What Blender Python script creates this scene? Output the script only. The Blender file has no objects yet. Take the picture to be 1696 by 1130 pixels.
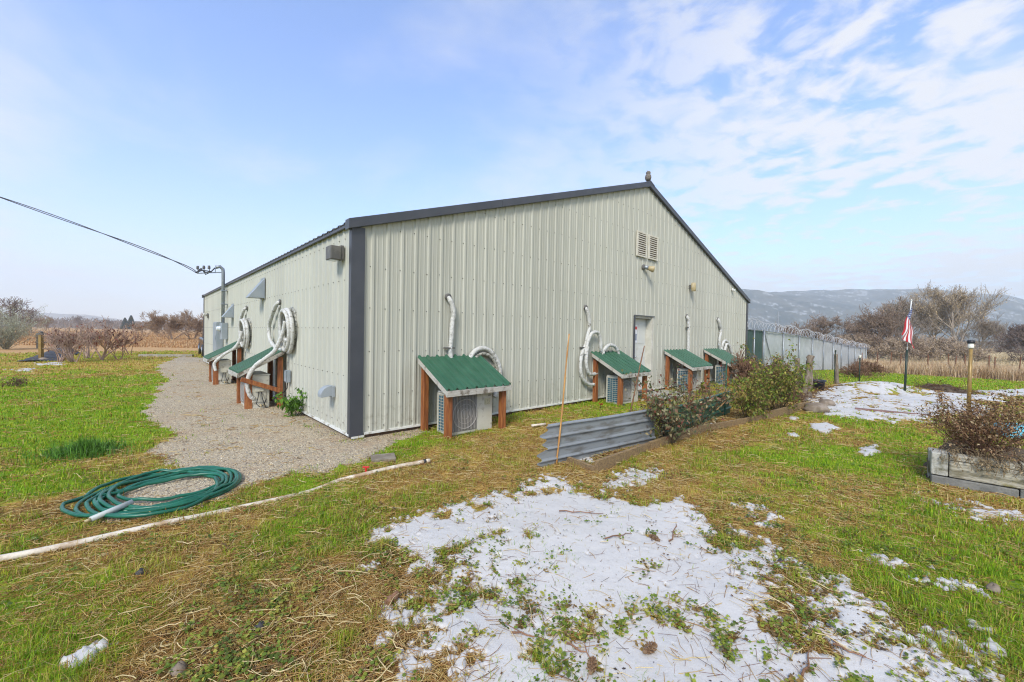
import bpy, math, random
import numpy as np
from mathutils import Vector, Matrix
R = math.radians
random.seed(7)
rng = np.random.default_rng(11)
S = bpy.context.scene
COL = S.collection

# ------------------------------------------------------------------ camera
FPX, PITCH, ROLL, CZ = 675.34, -.0167, .0179, 1.55
cp, sp, cr, sr = math.cos(PITCH), math.sin(PITCH), math.cos(ROLL), math.sin(ROLL)
cf = np.array([0, cp, sp]); cu0 = np.array([0, -sp, cp]); cx0 = np.array([1., 0, 0])
cX = cr * cx0 + sr * cu0; cU = -sr * cx0 + cr * cu0
cam_d = bpy.data.cameras.new('camera'); cam = bpy.data.objects.new('camera', cam_d); COL.objects.link(cam)
cam_d.sensor_width = 36; cam_d.lens = FPX / 1696 * 36
cam_d.clip_start = .05; cam_d.clip_end = 12000
cam.matrix_world = Matrix(((cX[0], cU[0], -cf[0], 0), (cX[1], cU[1], -cf[1], 0), (cX[2], cU[2], -cf[2], CZ), (0, 0, 0, 1)))
S.camera = cam

# ------------------------------------------------------------------ light
SUN_AZ, SUN_EL = R(196), R(40)          # azimuth clockwise from +Y
S.view_settings.view_transform = 'Standard'; S.view_settings.look = 'None'
S.view_settings.exposure = 1.3; S.view_settings.gamma = 1.0
W = bpy.data.worlds.new('World'); S.world = W; W.use_nodes = True
nt = W.node_tree; nt.nodes.clear()


def nd(nt, typ, ins=None, **kw):
    n = nt.nodes.new(typ)
    for k, v in kw.items(): setattr(n, k, v)
    for k, v in (ins or {}).items():
        if isinstance(v, bpy.types.NodeSocket): nt.links.new(v, n.inputs[k])
        else: n.inputs[k].default_value = v
    return n


def mth(nt, op, a, b=0.0, c=None, clamp=False):
    n = nt.nodes.new('ShaderNodeMath'); n.operation = op; n.use_clamp = clamp
    for i, v in enumerate((a, b) if c is None else (a, b, c)):
        if isinstance(v, bpy.types.NodeSocket): nt.links.new(v, n.inputs[i])
        else: n.inputs[i].default_value = v
    return n.outputs[0]


def mrange(nt, v, a, b, c=0., d=1., smooth=True):
    n = nt.nodes.new('ShaderNodeMapRange'); n.interpolation_type = 'SMOOTHSTEP' if smooth else 'LINEAR'
    nt.links.new(v, n.inputs[0])
    for i, x in enumerate((a, b, c, d)): n.inputs[i + 1].default_value = x
    return n.outputs[0]


def mixc(nt, fac, a, b, blend='MIX'):
    n = nt.nodes.new('ShaderNodeMix'); n.data_type = 'RGBA'; n.blend_type = blend
    for i, v in ((0, fac), (6, a), (7, b)):
        if isinstance(v, bpy.types.NodeSocket): nt.links.new(v, n.inputs[i])
        else: n.inputs[i].default_value = v if i == 0 else (*v, 1) if len(v) == 3 else v
    return n.outputs[2]


sky = nd(nt, 'ShaderNodeTexSky', sky_type='NISHITA', sun_disc=False)
sky.sun_elevation = SUN_EL; sky.sun_rotation = SUN_AZ; sky.air_density = 1.0; sky.dust_density = .6; sky.ozone_density = 2.0
tc = nd(nt, 'ShaderNodeTexCoord')
sx = nd(nt, 'ShaderNodeSeparateXYZ', {0: tc.outputs['Generated']})
X_, Y_, Z_ = sx.outputs
zc = mth(nt, 'MAXIMUM', Z_, 0.0)
zd = mth(nt, 'ADD', zc, .10)
cv = nd(nt, 'ShaderNodeCombineXYZ', {0: mth(nt, 'DIVIDE', X_, zd), 1: mth(nt, 'DIVIDE', Y_, zd), 2: 0.0})
# high thin veil
n1 = nd(nt, 'ShaderNodeTexNoise', {'Vector': cv.outputs[0], 'Scale': .62, 'Detail': 8., 'Roughness': .55, 'Distortion': .5})
# puffy broken sheet on the right
n2 = nd(nt, 'ShaderNodeTexNoise', {'Vector': cv.outputs[0], 'Scale': 6.2, 'Detail': 6., 'Roughness': .55, 'Distortion': .35})
n3 = nd(nt, 'ShaderNodeTexNoise', {'Vector': cv.outputs[0], 'Scale': .55, 'Detail': 3., 'Roughness': .5})
azr = mth(nt, 'DIVIDE', X_, mth(nt, 'MAXIMUM', Y_, .05))
side = mrange(nt, azr, -.15, .75)
puff = mrange(nt, mth(nt, 'ADD', n2.outputs[0], mth(nt, 'MULTIPLY', mth(nt, 'SUBTRACT', n3.outputs[0], .5), .95)), .37, .60)
puff = mth(nt, 'MULTIPLY', puff, mth(nt, 'MULTIPLY', side, .9))
veil = mrange(nt, n1.outputs[0], .45, .70, .0, .72)
hz = mth(nt, 'POWER', mth(nt, 'SUBTRACT', 1.0, zc, clamp=True), 6.5)
hz = mth(nt, 'MULTIPLY', hz, .93)
inv = lambda v: mth(nt, 'SUBTRACT', 1.0, v, clamp=True)
m = mth(nt, 'MULTIPLY', inv(puff), mth(nt, 'MULTIPLY', inv(veil), inv(hz)))
m = mth(nt, 'MULTIPLY', m, .92)
cm = inv(m)
blue = mixc(nt, 1.0, sky.outputs[0], (.78, 1.05, 1.42), 'MULTIPLY')
white = mixc(nt, hz, (3.8, 3.82, 3.95), (3.9, 3.95, 4.05))
skyc = mixc(nt, cm, blue, white)
bg = nd(nt, 'ShaderNodeBackground', {'Color': skyc, 'Strength': .1})
nd(nt, 'ShaderNodeOutputWorld', {0: bg.outputs[0]})

sd = bpy.data.lights.new('sun', 'SUN'); sd.energy = 1.45; sd.angle = R(15); sd.color = (1, .93, .80)
sun = bpy.data.objects.new('sun', sd); COL.objects.link(sun)
sdir = Vector((math.sin(SUN_AZ) * math.cos(SUN_EL), math.cos(SUN_AZ) * math.cos(SUN_EL), math.sin(SUN_EL)))
sun.rotation_euler = sdir.to_track_quat('Z', 'Y').to_euler(); sun.location = (-20, -20, 30)
S.cycles.use_denoising = True; S.cycles.denoiser = 'OPENIMAGEDENOISE'; S.cycles.denoising_input_passes = 'RGB_ALBEDO_NORMAL'; S.cycles.denoising_prefilter = 'NONE'; S.cycles.pixel_filter_type = 'BLACKMAN_HARRIS'; S.cycles.filter_width = 1.15
S.cycles.max_bounces = 6; S.cycles.transparent_max_bounces = 12
S.cycles.diffuse_bounces = 3; S.cycles.glossy_bounces = 3; S.cycles.volume_bounces = 1
S.render.film_transparent = False

# ------------------------------------------------------------------ frames and projections
A = .7403
N0 = np.array([-2.2717, 5.786, 0.])
ua = np.array([math.cos(A), math.sin(A), 0]); va = np.array([-math.sin(A), math.cos(A), 0])
GW, GL, HW, HR = 15.95, 17.9, 3.05, 5.66     # gable width, side length, wall height, ridge height


def B(u, v, z=0.):
    p = N0 + u * ua + v * va
    return (p[0], p[1], z)


def terr(x, y):
    u = (np.asarray(x) - N0[0]) * ua[0] + (np.asarray(y) - N0[1]) * ua[1]
    t = np.clip((u - 14) / 42, 0, 1)
    return -1.25 * t * t * (3 - 2 * t)


def ray(px, py): return cf * FPX + cX * (px - 848) - cU * (py - 565)


def G(px, py, z=0.):
    """point of the terrain seen at a place of the photograph"""
    d = ray(px, py); h = 0.
    for _ in range(12):
        t = (h + z - CZ) / d[2]; p = d * t
        h = .5 * h + .5 * float(terr(p[0], p[1]))
    return Vector((p[0], p[1], h + z))


# ------------------------------------------------------------------ numpy noise
def _h(ix, iy, s):
    n = (ix.astype(np.int64) * 374761393 + iy.astype(np.int64) * 668265263 + s * 1442695041) & 0xffffffff
    n = ((n ^ (n >> 13)) * 1274126177) & 0xffffffff
    return ((n ^ (n >> 16)) & 0xffffff) / float(0xffffff)


def vn(x, y, s=0):
    ix = np.floor(x); iy = np.floor(y); fx = x - ix; fy = y - iy
    fx = fx * fx * (3 - 2 * fx); fy = fy * fy * (3 - 2 * fy)
    a = _h(ix, iy, s); b = _h(ix + 1, iy, s); c = _h(ix, iy + 1, s); d = _h(ix + 1, iy + 1, s)
    return (a + (b - a) * fx) * (1 - fy) + (c + (d - c) * fx) * fy


def fbm(x, y, f, o=4, s=0, g=.5):
    r = 0; a = 1; t = 0
    for i in range(o):
        r = r + a * vn(x * f + 13.7 * i, y * f - 7.3 * i, s + i * 17); t += a; a *= g; f *= 2.03
    return r / t


def sstep(a, b, x):
    t = np.clip((x - a) / (b - a), 0, 1); return t * t * (3 - 2 * t)


def polyd(x, y, poly):
    """signed distance, positive inside"""
    d = np.full(x.shape, 1e9); ins = np.zeros(x.shape, bool)
    n = len(poly)
    for i in range(n):
        x0, y0 = poly[i]; x1, y1 = poly[(i + 1) % n]
        dx, dy = x1 - x0, y1 - y0
        t = np.clip(((x - x0) * dx + (y - y0) * dy) / (dx * dx + dy * dy + 1e-12), 0, 1)
        d = np.minimum(d, np.hypot(x - x0 - t * dx, y - y0 - t * dy))
        c = (y0 > y) != (y1 > y)
        with np.errstate(divide='ignore', invalid='ignore'):
            xi = x0 + (y - y0) * dx / (dy if abs(dy) > 1e-9 else 1e-9)
        ins ^= c & (x < xi)
    return np.where(ins, d, -d)


# ------------------------------------------------------------------ materials
def newmat(name):
    m = bpy.data.materials.new(name); m.use_nodes = True; t = m.node_tree; t.nodes.clear()
    out = t.nodes.new('ShaderNodeOutputMaterial')
    bs = t.nodes.new('ShaderNodeBsdfPrincipled'); t.links.new(bs.outputs[0], out.inputs[0])
    return m, t, bs, out


def mat(name, col, rough=.6, metal=0., col2=None, scale=6., lo=.4, hi=.65, bump=0., bscale=40., stretch=(1, 1, 1), dirt=None, dscale=3., dlo=.55, dhi=.75, detail=6., spec=.5):
    m, t, bs, out = newmat(name)
    bs.inputs['Roughness'].default_value = rough; bs.inputs['Metallic'].default_value = metal
    bs.inputs['Specular IOR Level'].default_value = spec
    tcn = nd(t, 'ShaderNodeTexCoord'); mp = nd(t, 'ShaderNodeMapping', {0: tcn.outputs['Object']}); mp.inputs['Scale'].default_value = stretch
    v = mp.outputs[0]; c = None
    if col2 is not None:
        n = nd(t, 'ShaderNodeTexNoise', {'Vector': v, 'Scale': scale, 'Detail': detail, 'Roughness': .6})
        c = mixc(t, mrange(t, n.outputs[0], lo, hi), col, col2)
    if dirt is not None:
        n = nd(t, 'ShaderNodeTexNoise', {'Vector': tcn.outputs['Object'], 'Scale': dscale, 'Detail': 8., 'Roughness': .65})
        c = mixc(t, mrange(t, n.outputs[0], dlo, dhi), c if c is not None else col, dirt)
    if c is not None: t.links.new(c, bs.inputs['Base Color'])
    else: bs.inputs['Base Color'].default_value = (*col, 1)
    if bump:
        n = nd(t, 'ShaderNodeTexNoise', {'Vector': v, 'Scale': bscale, 'Detail': 5.})
        b = nd(t, 'ShaderNodeBump', {'Strength': bump, 'Distance': .02, 'Height': n.outputs[0]})
        t.links.new(b.outputs[0], bs.inputs['Normal'])
    return m


def attrmat(name, rough=.75, trans=0., spec=.2, noise=0., nscale=60.):
    m, t, bs, out = newmat(name)
    at = nd(t, 'ShaderNodeAttribute', attribute_name='col'); c = at.outputs['Color']
    if noise:
        tcn = nd(t, 'ShaderNodeTexCoord')
        n = nd(t, 'ShaderNodeTexNoise', {'Vector': tcn.outputs['Object'], 'Scale': nscale, 'Detail': 6., 'Roughness': .7})
        k = mrange(t, n.outputs[0], .3, .7, 1 - noise, 1 + noise, False)
        cc = nd(t, 'ShaderNodeCombineXYZ', {0: k, 1: k, 2: k})
        c = mixc(t, 1.0, c, cc.outputs[0], 'MULTIPLY')
        b = nd(t, 'ShaderNodeBump', {'Strength': .5, 'Distance': .02, 'Height': n.outputs[0]}); t.links.new(b.outputs[0], bs.inputs['Normal'])
    t.links.new(c, bs.inputs['Base Color']); bs.inputs['Roughness'].default_value = rough
    bs.inputs['Specular IOR Level'].default_value = spec
    if trans:
        tr = nd(t, 'ShaderNodeBsdfTranslucent', {'Color': c})
        mx = nd(t, 'ShaderNodeMixShader', {0: trans, 1: bs.outputs[0], 2: tr.outputs[0]})
        t.links.new(mx.outputs[0], out.inputs[0])
    return m


M = {}
M['leafy'] = attrmat('plant_leaf', .55, .35, .3)
M['straw'] = attrmat('straw', .7, .15, .2)
M['bark'] = attrmat('bark', .85, 0, .1)
M['cedar'] = mat('cedar_stain', (.22, .065, .018), .6, col2=(.38, .14, .04), scale=5, stretch=(6, 6, .6), bump=.3, bscale=30, dirt=(.06, .025, .012), dlo=.62, dhi=.8)
M['whitewood'] = mat('weathered_white_wood', (.44, .41, .35), .8, col2=(.54, .52, .46), scale=8, stretch=(1, 8, 8), bump=.4, dirt=(.17, .14, .10), dscale=7, dlo=.50, dhi=.66)
M['green'] = mat('green_roof_metal', (.026, .098, .052), .5, col2=(.036, .12, .066), scale=3, dirt=(.08, .12, .08), dscale=5, dlo=.58, dhi=.85)
M['charcoal'] = mat('charcoal_trim_metal', (.052, .056, .066), .42, col2=(.066, .07, .08), scale=2)
M['whitetrim'] = mat('white_trim', (.7, .7, .65), .5, dirt=(.3, .27, .2), dscale=6, dlo=.5, dhi=.72)
M['roof'] = mat('dark_roof_metal', (.07, .075, .08), .4, col2=(.1, .1, .1), scale=2)
M['concrete'] = mat('concrete', (.3, .28, .23), .9, col2=(.42, .39, .33), scale=5, bump=.4, dirt=(.12, .10, .07), dscale=7)
M['foundation'] = mat('dirty_foundation', (.11, .06, .035), .95, col2=(.17, .11, .07), scale=7, bump=.5)
M['acbody'] = mat('ac_cream_paint', (.50, .48, .39), .5, col2=(.58, .56, .48), scale=3, dirt=(.22, .18, .12), dscale=6, dlo=.52, dhi=.72)
M['acgrille'] = mat('ac_grille_grey', (.2, .19, .175), .6)
M['fins'] = mat('blue_coil_fins', (.03, .10, .15), .35, metal=.3, col2=(.05, .15, .2), scale=25)
M['black'] = mat('black_rubber', (.018, .018, .02), .5)
M['dark'] = mat('dark_void', (.012, .012, .013), .9)
M['wrap'] = mat('white_tape_wrap', (.60, .59, .55), .6, col2=(.50, .49, .44), scale=20, bump=1.0, bscale=22, dirt=(.2, .185, .15), dscale=12, dlo=.53, dhi=.70)
M['foil'] = mat('dirty_insulation', (.42, .41, .35), .6, col2=(.15, .15, .12), scale=26, lo=.42, hi=.6, bump=.8, bscale=60)
M['galv'] = mat('galvanised_metal', (.26, .29, .31), .45, metal=.55, col2=(.36, .38, .4), scale=10, lo=.3, hi=.7)
M['greybox'] = mat('grey_enclosure_paint', (.26, .30, .32), .45, col2=(.32, .35, .37), scale=3)
M['bronze'] = mat('bronze_fixture', (.1, .095, .085), .5, col2=(.16, .15, .13), scale=8)
M['tan'] = mat('tan_fixture', (.42, .33, .17), .6, col2=(.5, .42, .27), scale=9)
M['glass'] = mat('lamp_glass', (.55, .58, .58), .15, spec=.8)
M['louvre'] = mat('louvre_cream', (.6, .56, .45), .6, col2=(.68, .64, .54), scale=5)
M['louvredark'] = mat('louvre_brown', (.13, .08, .05), .8)
M['door'] = mat('white_door_paint', (.6, .61, .57), .45, dirt=(.4, .38, .32), dscale=4)
M['jamb'] = mat('door_jamb_paint', (.5, .48, .4), .6, col2=(.6, .58, .5), scale=4, dirt=(.3, .26, .19))
M['signwhite'] = mat('sign_white', (.75, .76, .78), .4)
M['signblue'] = mat('sign_blue', (.06, .10, .2), .4)
M['red'] = mat('red_plastic', (.55, .03, .02), .4)
M['hose'] = mat('green_hose_rubber', (.006, .10, .055), .35, col2=(.012, .14, .08), scale=8, dirt=(.12, .2, .13), dscale=12, dlo=.6, dhi=.8)
M['pvc'] = mat('white_pvc', (.68, .61, .49), .55, dirt=(.40, .28, .16), dscale=7, dlo=.40, dhi=.66, bump=.2)
M['greypvc'] = mat('grey_pipe_sleeve', (.45, .48, .45), .5, dirt=(.3, .28, .2), dscale=12)
M['slab'] = mat('paving_slab', (.19, .155, .11), .9, col2=(.27, .23, .17), scale=8, bump=.5)
M['bamboo'] = mat('bamboo_cane', (.42, .2, .06), .45, col2=(.58, .32, .11), scale=14, stretch=(1, 1, .4), dirt=(.1, .05, .02), dscale=12, dlo=.62, dhi=.75)
M['darkcane'] = mat('dark_cane', (.16, .08, .04), .6, col2=(.28, .14, .07), scale=14)
M['rust'] = mat('rusty_steel', (.14, .06, .03), .9, col2=(.24, .11, .06), scale=20)
M['timber'] = mat('weathered_timber', (.30, .2, .09), .85, col2=(.19, .125, .065), scale=6, stretch=(.7, 6, 9), bump=.8, bscale=18, dirt=(.09, .1, .04), dscale=5, dlo=.55, dhi=.72)
M['postwood'] = mat('old_post_wood', (.17, .13, .09), .9, col2=(.28, .23, .17), scale=9, stretch=(5, 5, .7), bump=.9, bscale=20)
M['sheetgrey'] = mat('dull_galvanised_sheet', (.27, .29, .30), .45, metal=.2, col2=(.16, .155, .14), scale=4, stretch=(.5, 1, 3), lo=.45, hi=.7, dirt=(.12, .11, .09), dscale=6, dlo=.58, dhi=.78)
M['sheetgreen'] = mat('green_sheet', (.015, .075, .05), .4, col2=(.03, .11, .07), scale=5)
M['rock'] = mat('river_rock', (.17, .13, .09), .9, col2=(.29, .235, .18), scale=5, bump=.5, bscale=15)
M['potblack'] = mat('black_pot', (.02, .025, .035), .4)
M['polegold'] = mat('bronze_pole', (.24, .15, .04), .4, metal=.2, col2=(.34, .22, .07), scale=6)
M['polegreen'] = mat('dark_green_post', (.016, .03, .018), .5)
M['clearplastic'] = mat('clear_lamp_plastic', (.75, .72, .6), .2)
M['block'] = mat('concrete_block', (.44, .42, .35), .95, col2=(.56, .54, .47), scale=4, bump=.6, bscale=30, dirt=(.13, .115, .06), dscale=4, dlo=.44, dhi=.62)
M['slate'] = mat('layered_stone', (.45, .41, .31), .9, col2=(.20, .175, .11), scale=3.2, stretch=(1, 1, 5), lo=.42, hi=.62, bump=1., bscale=9, dirt=(.2, .17, .04), dscale=3, dlo=.6, dhi=.75)
M['darkstone'] = mat('grey_footing', (.15, .145, .125), .95, col2=(.22, .21, .18), scale=6, bump=.5)
M['soil'] = mat('garden_soil', (.06, .04, .022), .95, col2=(.12, .085, .05), scale=9, bump=1, bscale=25)
M['tarp'] = mat('blue_tarp', (.06, .36, .46), .4, col2=(.12, .5, .58), scale=9, bump=.4)
M['greentarp'] = mat('dark_fabric', (.03, .03, .032), .7, col2=(.06, .055, .05), scale=6)
M['screengreen'] = mat('green_privacy_mesh', (.035, .075, .062), .8, col2=(.055, .1, .085), scale=60, detail=2)
M['screengrey'] = mat('grey_privacy_fabric', (.40, .42, .42), .85, col2=(.46, .475, .47), scale=2.5, dirt=(.33, .34, .33), dscale=1.2)
M['carpaint'] = mat('dark_grey_car_paint', (.035, .038, .045), .25, metal=.4)
M['carglass'] = mat('car_glass', (.02, .025, .03), .25, spec=.4)
M['chrome'] = mat('bright_metal', (.6, .6, .6), .3, metal=.9)
M['razor'] = mat('dull_razor_wire', (.5, .5, .5), .6)
M['owl'] = mat('owl_grey', (.2, .17, .14), .8, col2=(.1, .085, .07), scale=40)
M['wire'] = mat('dark_wire', (.04, .04, .045), .6)
M['plank'] = mat('reddish_plank', (.26, .15, .12), .85, col2=(.2, .12, .1), scale=6, bump=.4)
M['farwall'] = mat('far_house_wall', (.4, .38, .35), .9)
M['farroof'] = mat('far_house_roof', (.13, .12, .12), .9)
M['cone'] = mat('pine_cone_brown', (.13, .07, .035), .9, col2=(.24, .15, .08), scale=60)


# wall steel: sage paint, faint streaks, splashed dirt near the ground
def wall_mat():
    m, t, bs, out = newmat('sage_wall_steel')
    tcn = nd(t, 'ShaderNodeTexCoord'); v = tcn.outputs['Object']
    mp = nd(t, 'ShaderNodeMapping', {0: v}); mp.inputs['Scale'].default_value = (3., 3., .25)
    n = nd(t, 'ShaderNodeTexNoise', {'Vector': mp.outputs[0], 'Scale': 3., 'Detail': 5., 'Roughness': .6})
    c = mixc(t, mrange(t, n.outputs[0], .35, .7), (.475, .47, .395), (.445, .44, .365))
    n2_ = nd(t, 'ShaderNodeTexNoise', {'Vector': v, 'Scale': 9., 'Detail': 8., 'Roughness': .7})
    s = nd(t, 'ShaderNodeSeparateXYZ', {0: v})
    pan = mth(t, 'FLOOR', mth(t, 'DIVIDE', mth(t, 'ADD', mth(t, 'ADD', s.outputs[0], s.outputs[1]), .06), .915))
    wn = nd(t, 'ShaderNodeTexWhiteNoise', {'W': pan}, noise_dimensions='1D')
    pk = mrange(t, wn.outputs[0], 0., 1., .95, 1.05, False); pc_ = nd(t, 'ShaderNodeCombineXYZ', {0: pk, 1: pk, 2: pk})
    c = mixc(t, 1.0, c, pc_.outputs[0], 'MULTIPLY')
    low = mrange(t, s.outputs[2], .05, .75, 1., 0.)
    k = mth(t, 'MULTIPLY', mrange(t, n2_.outputs[0], .48, .72), mth(t, 'MULTIPLY', low, .75))
    c = mixc(t, k, c, (.20, .17, .11))
    n3_ = nd(t, 'ShaderNodeTexNoise', {'Vector': v, 'Scale': 26., 'Detail': 3., 'Roughness': .6})
    c = mixc(t, mrange(t, n3_.outputs[0], .70, .78, 0., .5), c, (.16, .15, .1))
    t.links.new(c, bs.inputs['Base Color'])
    bs.inputs['Roughness'].default_value = .5; bs.inputs['Specular IOR Level'].default_value = .3
    n4 = nd(t, 'ShaderNodeTexNoise', {'Vector': v, 'Scale': 1.3, 'Detail': 2.})
    b = nd(t, 'ShaderNodeBump', {'Strength': .22, 'Distance': .05, 'Height': n4.outputs[0]}); t.links.new(b.outputs[0], bs.inputs['Normal'])
    return m


M['wall'] = wall_mat()


# ------------------------------------------------------------------ mesh helpers
class MB:
    def __init__(s): s.v = []; s.f = []

    def add(s, vs, fs, mtx=None):
        o = len(s.v)
        for p in vs:
            p = Vector(p)
            s.v.append(tuple(mtx @ p if mtx is not None else p))
        s.f += [tuple(i + o for i in f) for f in fs]
        return s

    def box(s, x0, x1, y0, y1, z0, z1, mtx=None):
        return s.add([(x0, y0, z0), (x1, y0, z0), (x1, y1, z0), (x0, y1, z0), (x0, y0, z1), (x1, y0, z1), (x1, y1, z1), (x0, y1, z1)],
                     [(0, 3, 2, 1), (4, 5, 6, 7), (0, 1, 5, 4), (1, 2, 6, 5), (2, 3, 7, 6), (3, 0, 4, 7)], mtx)

    def beam(s, p, q, w, h, up=(0, 0, 1)):
        p, q = Vector(p), Vector(q); d = (q - p); L = d.length; d.normalize()
        x = d.cross(Vector(up)).normalized(); y = x.cross(d)
        m = Matrix(((x[0], d[0], y[0], p[0]), (x[1], d[1], y[1], p[1]), (x[2], d[2], y[2], p[2]), (0, 0, 0, 1)))
        return s.box(-w / 2, w / 2, 0, L, -h / 2, h / 2, m)

    def tube(s, pts, r, n=8, closed=False, caps=True):
        pts = [Vector(p) for p in pts]; k = len(pts)
        rs = r if hasattr(r, '__len__') else [r] * k
        T = []
        for i in range(k):
            a = pts[(i - 1) % k] if (closed or i) else pts[0]; b = pts[(i + 1) % k] if (closed or i < k - 1) else pts[-1]
            T.append((b - a).normalized() if (b - a).length > 1e-9 else Vector((0, 0, 1)))
        ref = Vector((0, 0, 1)) if abs(T[0].z) < .9 else Vector((1, 0, 0))
        nrm = (ref - T[0] * ref.dot(T[0])).normalized(); o = len(s.v)
        for i in range(k):
            nrm = (nrm - T[i] * nrm.dot(T[i]))
            nrm = nrm.normalized() if nrm.length > 1e-6 else T[i].orthogonal().normalized()
            bn = T[i].cross(nrm)
            for j in range(n):
                a = 2 * math.pi * j / n
                s.v.append(tuple(pts[i] + (nrm * math.cos(a) + bn * math.sin(a)) * rs[i]))
        for i in range(k if closed else k - 1):
            for j in range(n):
                a = o + i * n + j; b = o + i * n + (j + 1) % n; i2 = (i + 1) % k
                c = o + i2 * n + (j + 1) % n; d = o + i2 * n + j
                s.f.append((a, b, c, d))
        if caps and not closed:
            s.f.append(tuple(o + j for j in range(n))[::-1]); s.f.append(tuple(o + (k - 1) * n + j for j in range(n)))
        return s

    def lathe(s, prof, n=16, mtx=None):
        vs = []; fs = []
        for r, z in prof:
            for j in range(n):
                a = 2 * math.pi * j / n; vs.append((r * math.cos(a), r * math.sin(a), z))
        for i in range(len(prof) - 1):
            for j in range(n):
                fs.append((i * n + j, i * n + (j + 1) % n, (i + 1) * n + (j + 1) % n, (i + 1) * n + j))
        fs.append(tuple(range(n))[::-1]); fs.append(tuple((len(prof) - 1) * n + j for j in range(n)))
        return s.add(vs, fs, mtx)

    def prism(s, poly, axis, a0, a1, mtx=None):
        """polygon in the two other axes, extruded along axis"""
        def P(u, v, a): return {'x': (a, u, v), 'y': (u, a, v), 'z': (u, v, a)}[axis]
        n = len(poly)
        vs = [P(u, v, a0) for u, v in poly] + [P(u, v, a1) for u, v in poly]
        fs = [tuple(range(n))[::-1], tuple(range(n, 2 * n))] + [(i, (i + 1) % n, n + (i + 1) % n, n + i) for i in range(n)]
        return s.add(vs, fs, mtx)

    def grid(s, fn, nu, nv):
        o = len(s.v)
        for i in range(nu + 1):
            for j in range(nv + 1): s.v.append(tuple(fn(i / nu, j / nv)))
        for i in range(nu):
            for j in range(nv):
                a = o + i * (nv + 1) + j; s.f.append((a, a + nv + 1, a + nv + 2, a + 1))
        return s

    def build(s, name, m, parent=None, bevel=0., smooth=False, loc=None, rz=None, solid=0.):
        me = bpy.data.meshes.new(name); me.from_pydata(s.v, [], s.f); me.update()
        if m: me.materials.append(m)
        import bmesh
        bm = bmesh.new(); bm.from_mesh(me); bmesh.ops.recalc_face_normals(bm, faces=bm.faces); bm.to_mesh(me); bm.free()
        ob = bpy.data.objects.new(name, me); COL.objects.link(ob)
        if smooth: me.polygons.foreach_set('use_smooth', [True] * len(me.polygons))
        if solid:
            d = ob.modifiers.new('s', 'SOLIDIFY'); d.thickness = solid; d.offset = 0
        if bevel:
            d = ob.modifiers.new('b', 'BEVEL'); d.width = bevel; d.segments = 2; d.limit_method = 'ANGLE'; d.angle_limit = R(40)
        if parent is not None: ob.parent = parent
        if loc is not None: ob.location = loc
        if rz is not None: ob.rotation_euler = (0, 0, rz)
        return ob


def tag(o, label=None, cat=None, group=None, kind=None):
    if label: o['label'] = label
    if cat: o['category'] = cat
    if group: o['group'] = group
    if kind: o['kind'] = kind
    return o


def thing(name, label, cat, loc=(0, 0, 0), rz=0., group=None):
    o = bpy.data.objects.new(name, None); COL.objects.link(o); o.location = loc; o.rotation_euler = (0, 0, rz)
    o.empty_display_size = .2
    return tag(o, label, cat, group)


def np_mesh(name, V, Fa, m, col=None, smooth=False, parent=None, loc=None):
    me = bpy.data.meshes.new(name)
    V = np.ascontiguousarray(V, np.float32); Fa = np.ascontiguousarray(Fa, np.int32)
    k = Fa.shape[1]
    me.vertices.add(len(V)); me.vertices.foreach_set('co', V.ravel())
    me.loops.add(Fa.size); me.loops.foreach_set('vertex_index', Fa.ravel())
    me.polygons.add(len(Fa)); me.polygons.foreach_set('loop_start', np.arange(0, Fa.size, k, dtype=np.int32))
    try: me.polygons.foreach_set('loop_total', np.full(len(Fa), k, np.int32))
    except Exception: pass
    if smooth: me.polygons.foreach_set('use_smooth', np.ones(len(Fa), bool))
    me.update(calc_edges=True)
    if col is not None:
        a = me.color_attributes.new('col', 'FLOAT_COLOR', 'POINT')
        a.data.foreach_set('color', np.concatenate([col, np.ones((len(col), 1))], 1).astype(np.float32).ravel())
    if m: me.materials.append(m)
    ob = bpy.data.objects.new(name, me); COL.objects.link(ob)
    if parent is not None: ob.parent = parent
    if loc is not None: ob.location = loc
    return ob


def segs_mesh(P0, P1, r0, r1, n=3):
    """many tapered prisms"""
    P0 = np.asarray(P0, float); P1 = np.asarray(P1, float); r0 = np.asarray(r0, float); r1 = np.asarray(r1, float)
    d = P1 - P0; L = np.linalg.norm(d, axis=1, keepdims=True) + 1e-9; d = d / L
    ref = np.where(np.abs(d[:, 2:3]) < .9, np.array([[0, 0, 1.]]), np.array([[1., 0, 0]]))
    x = np.cross(d, ref); x /= np.linalg.norm(x, axis=1, keepdims=True); y = np.cross(d, x)
    vs = []
    for P, r in ((P0, r0), (P1, r1)):
        for j in range(n):
            a = 2 * math.pi * j / n
            vs.append(P + (x * math.cos(a) + y * math.sin(a)) * r[:, None])
    V = np.stack(vs, 1); k = len(P0)
    base = np.arange(k)[:, None] * 2 * n
    F_ = []
    for j in range(n):
        F_.append(base + np.array([[j, (j + 1) % n, n + (j + 1) % n, n + j]]))
    return V.reshape(-1, 3), np.stack(F_, 1).reshape(-1, 4)


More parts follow.
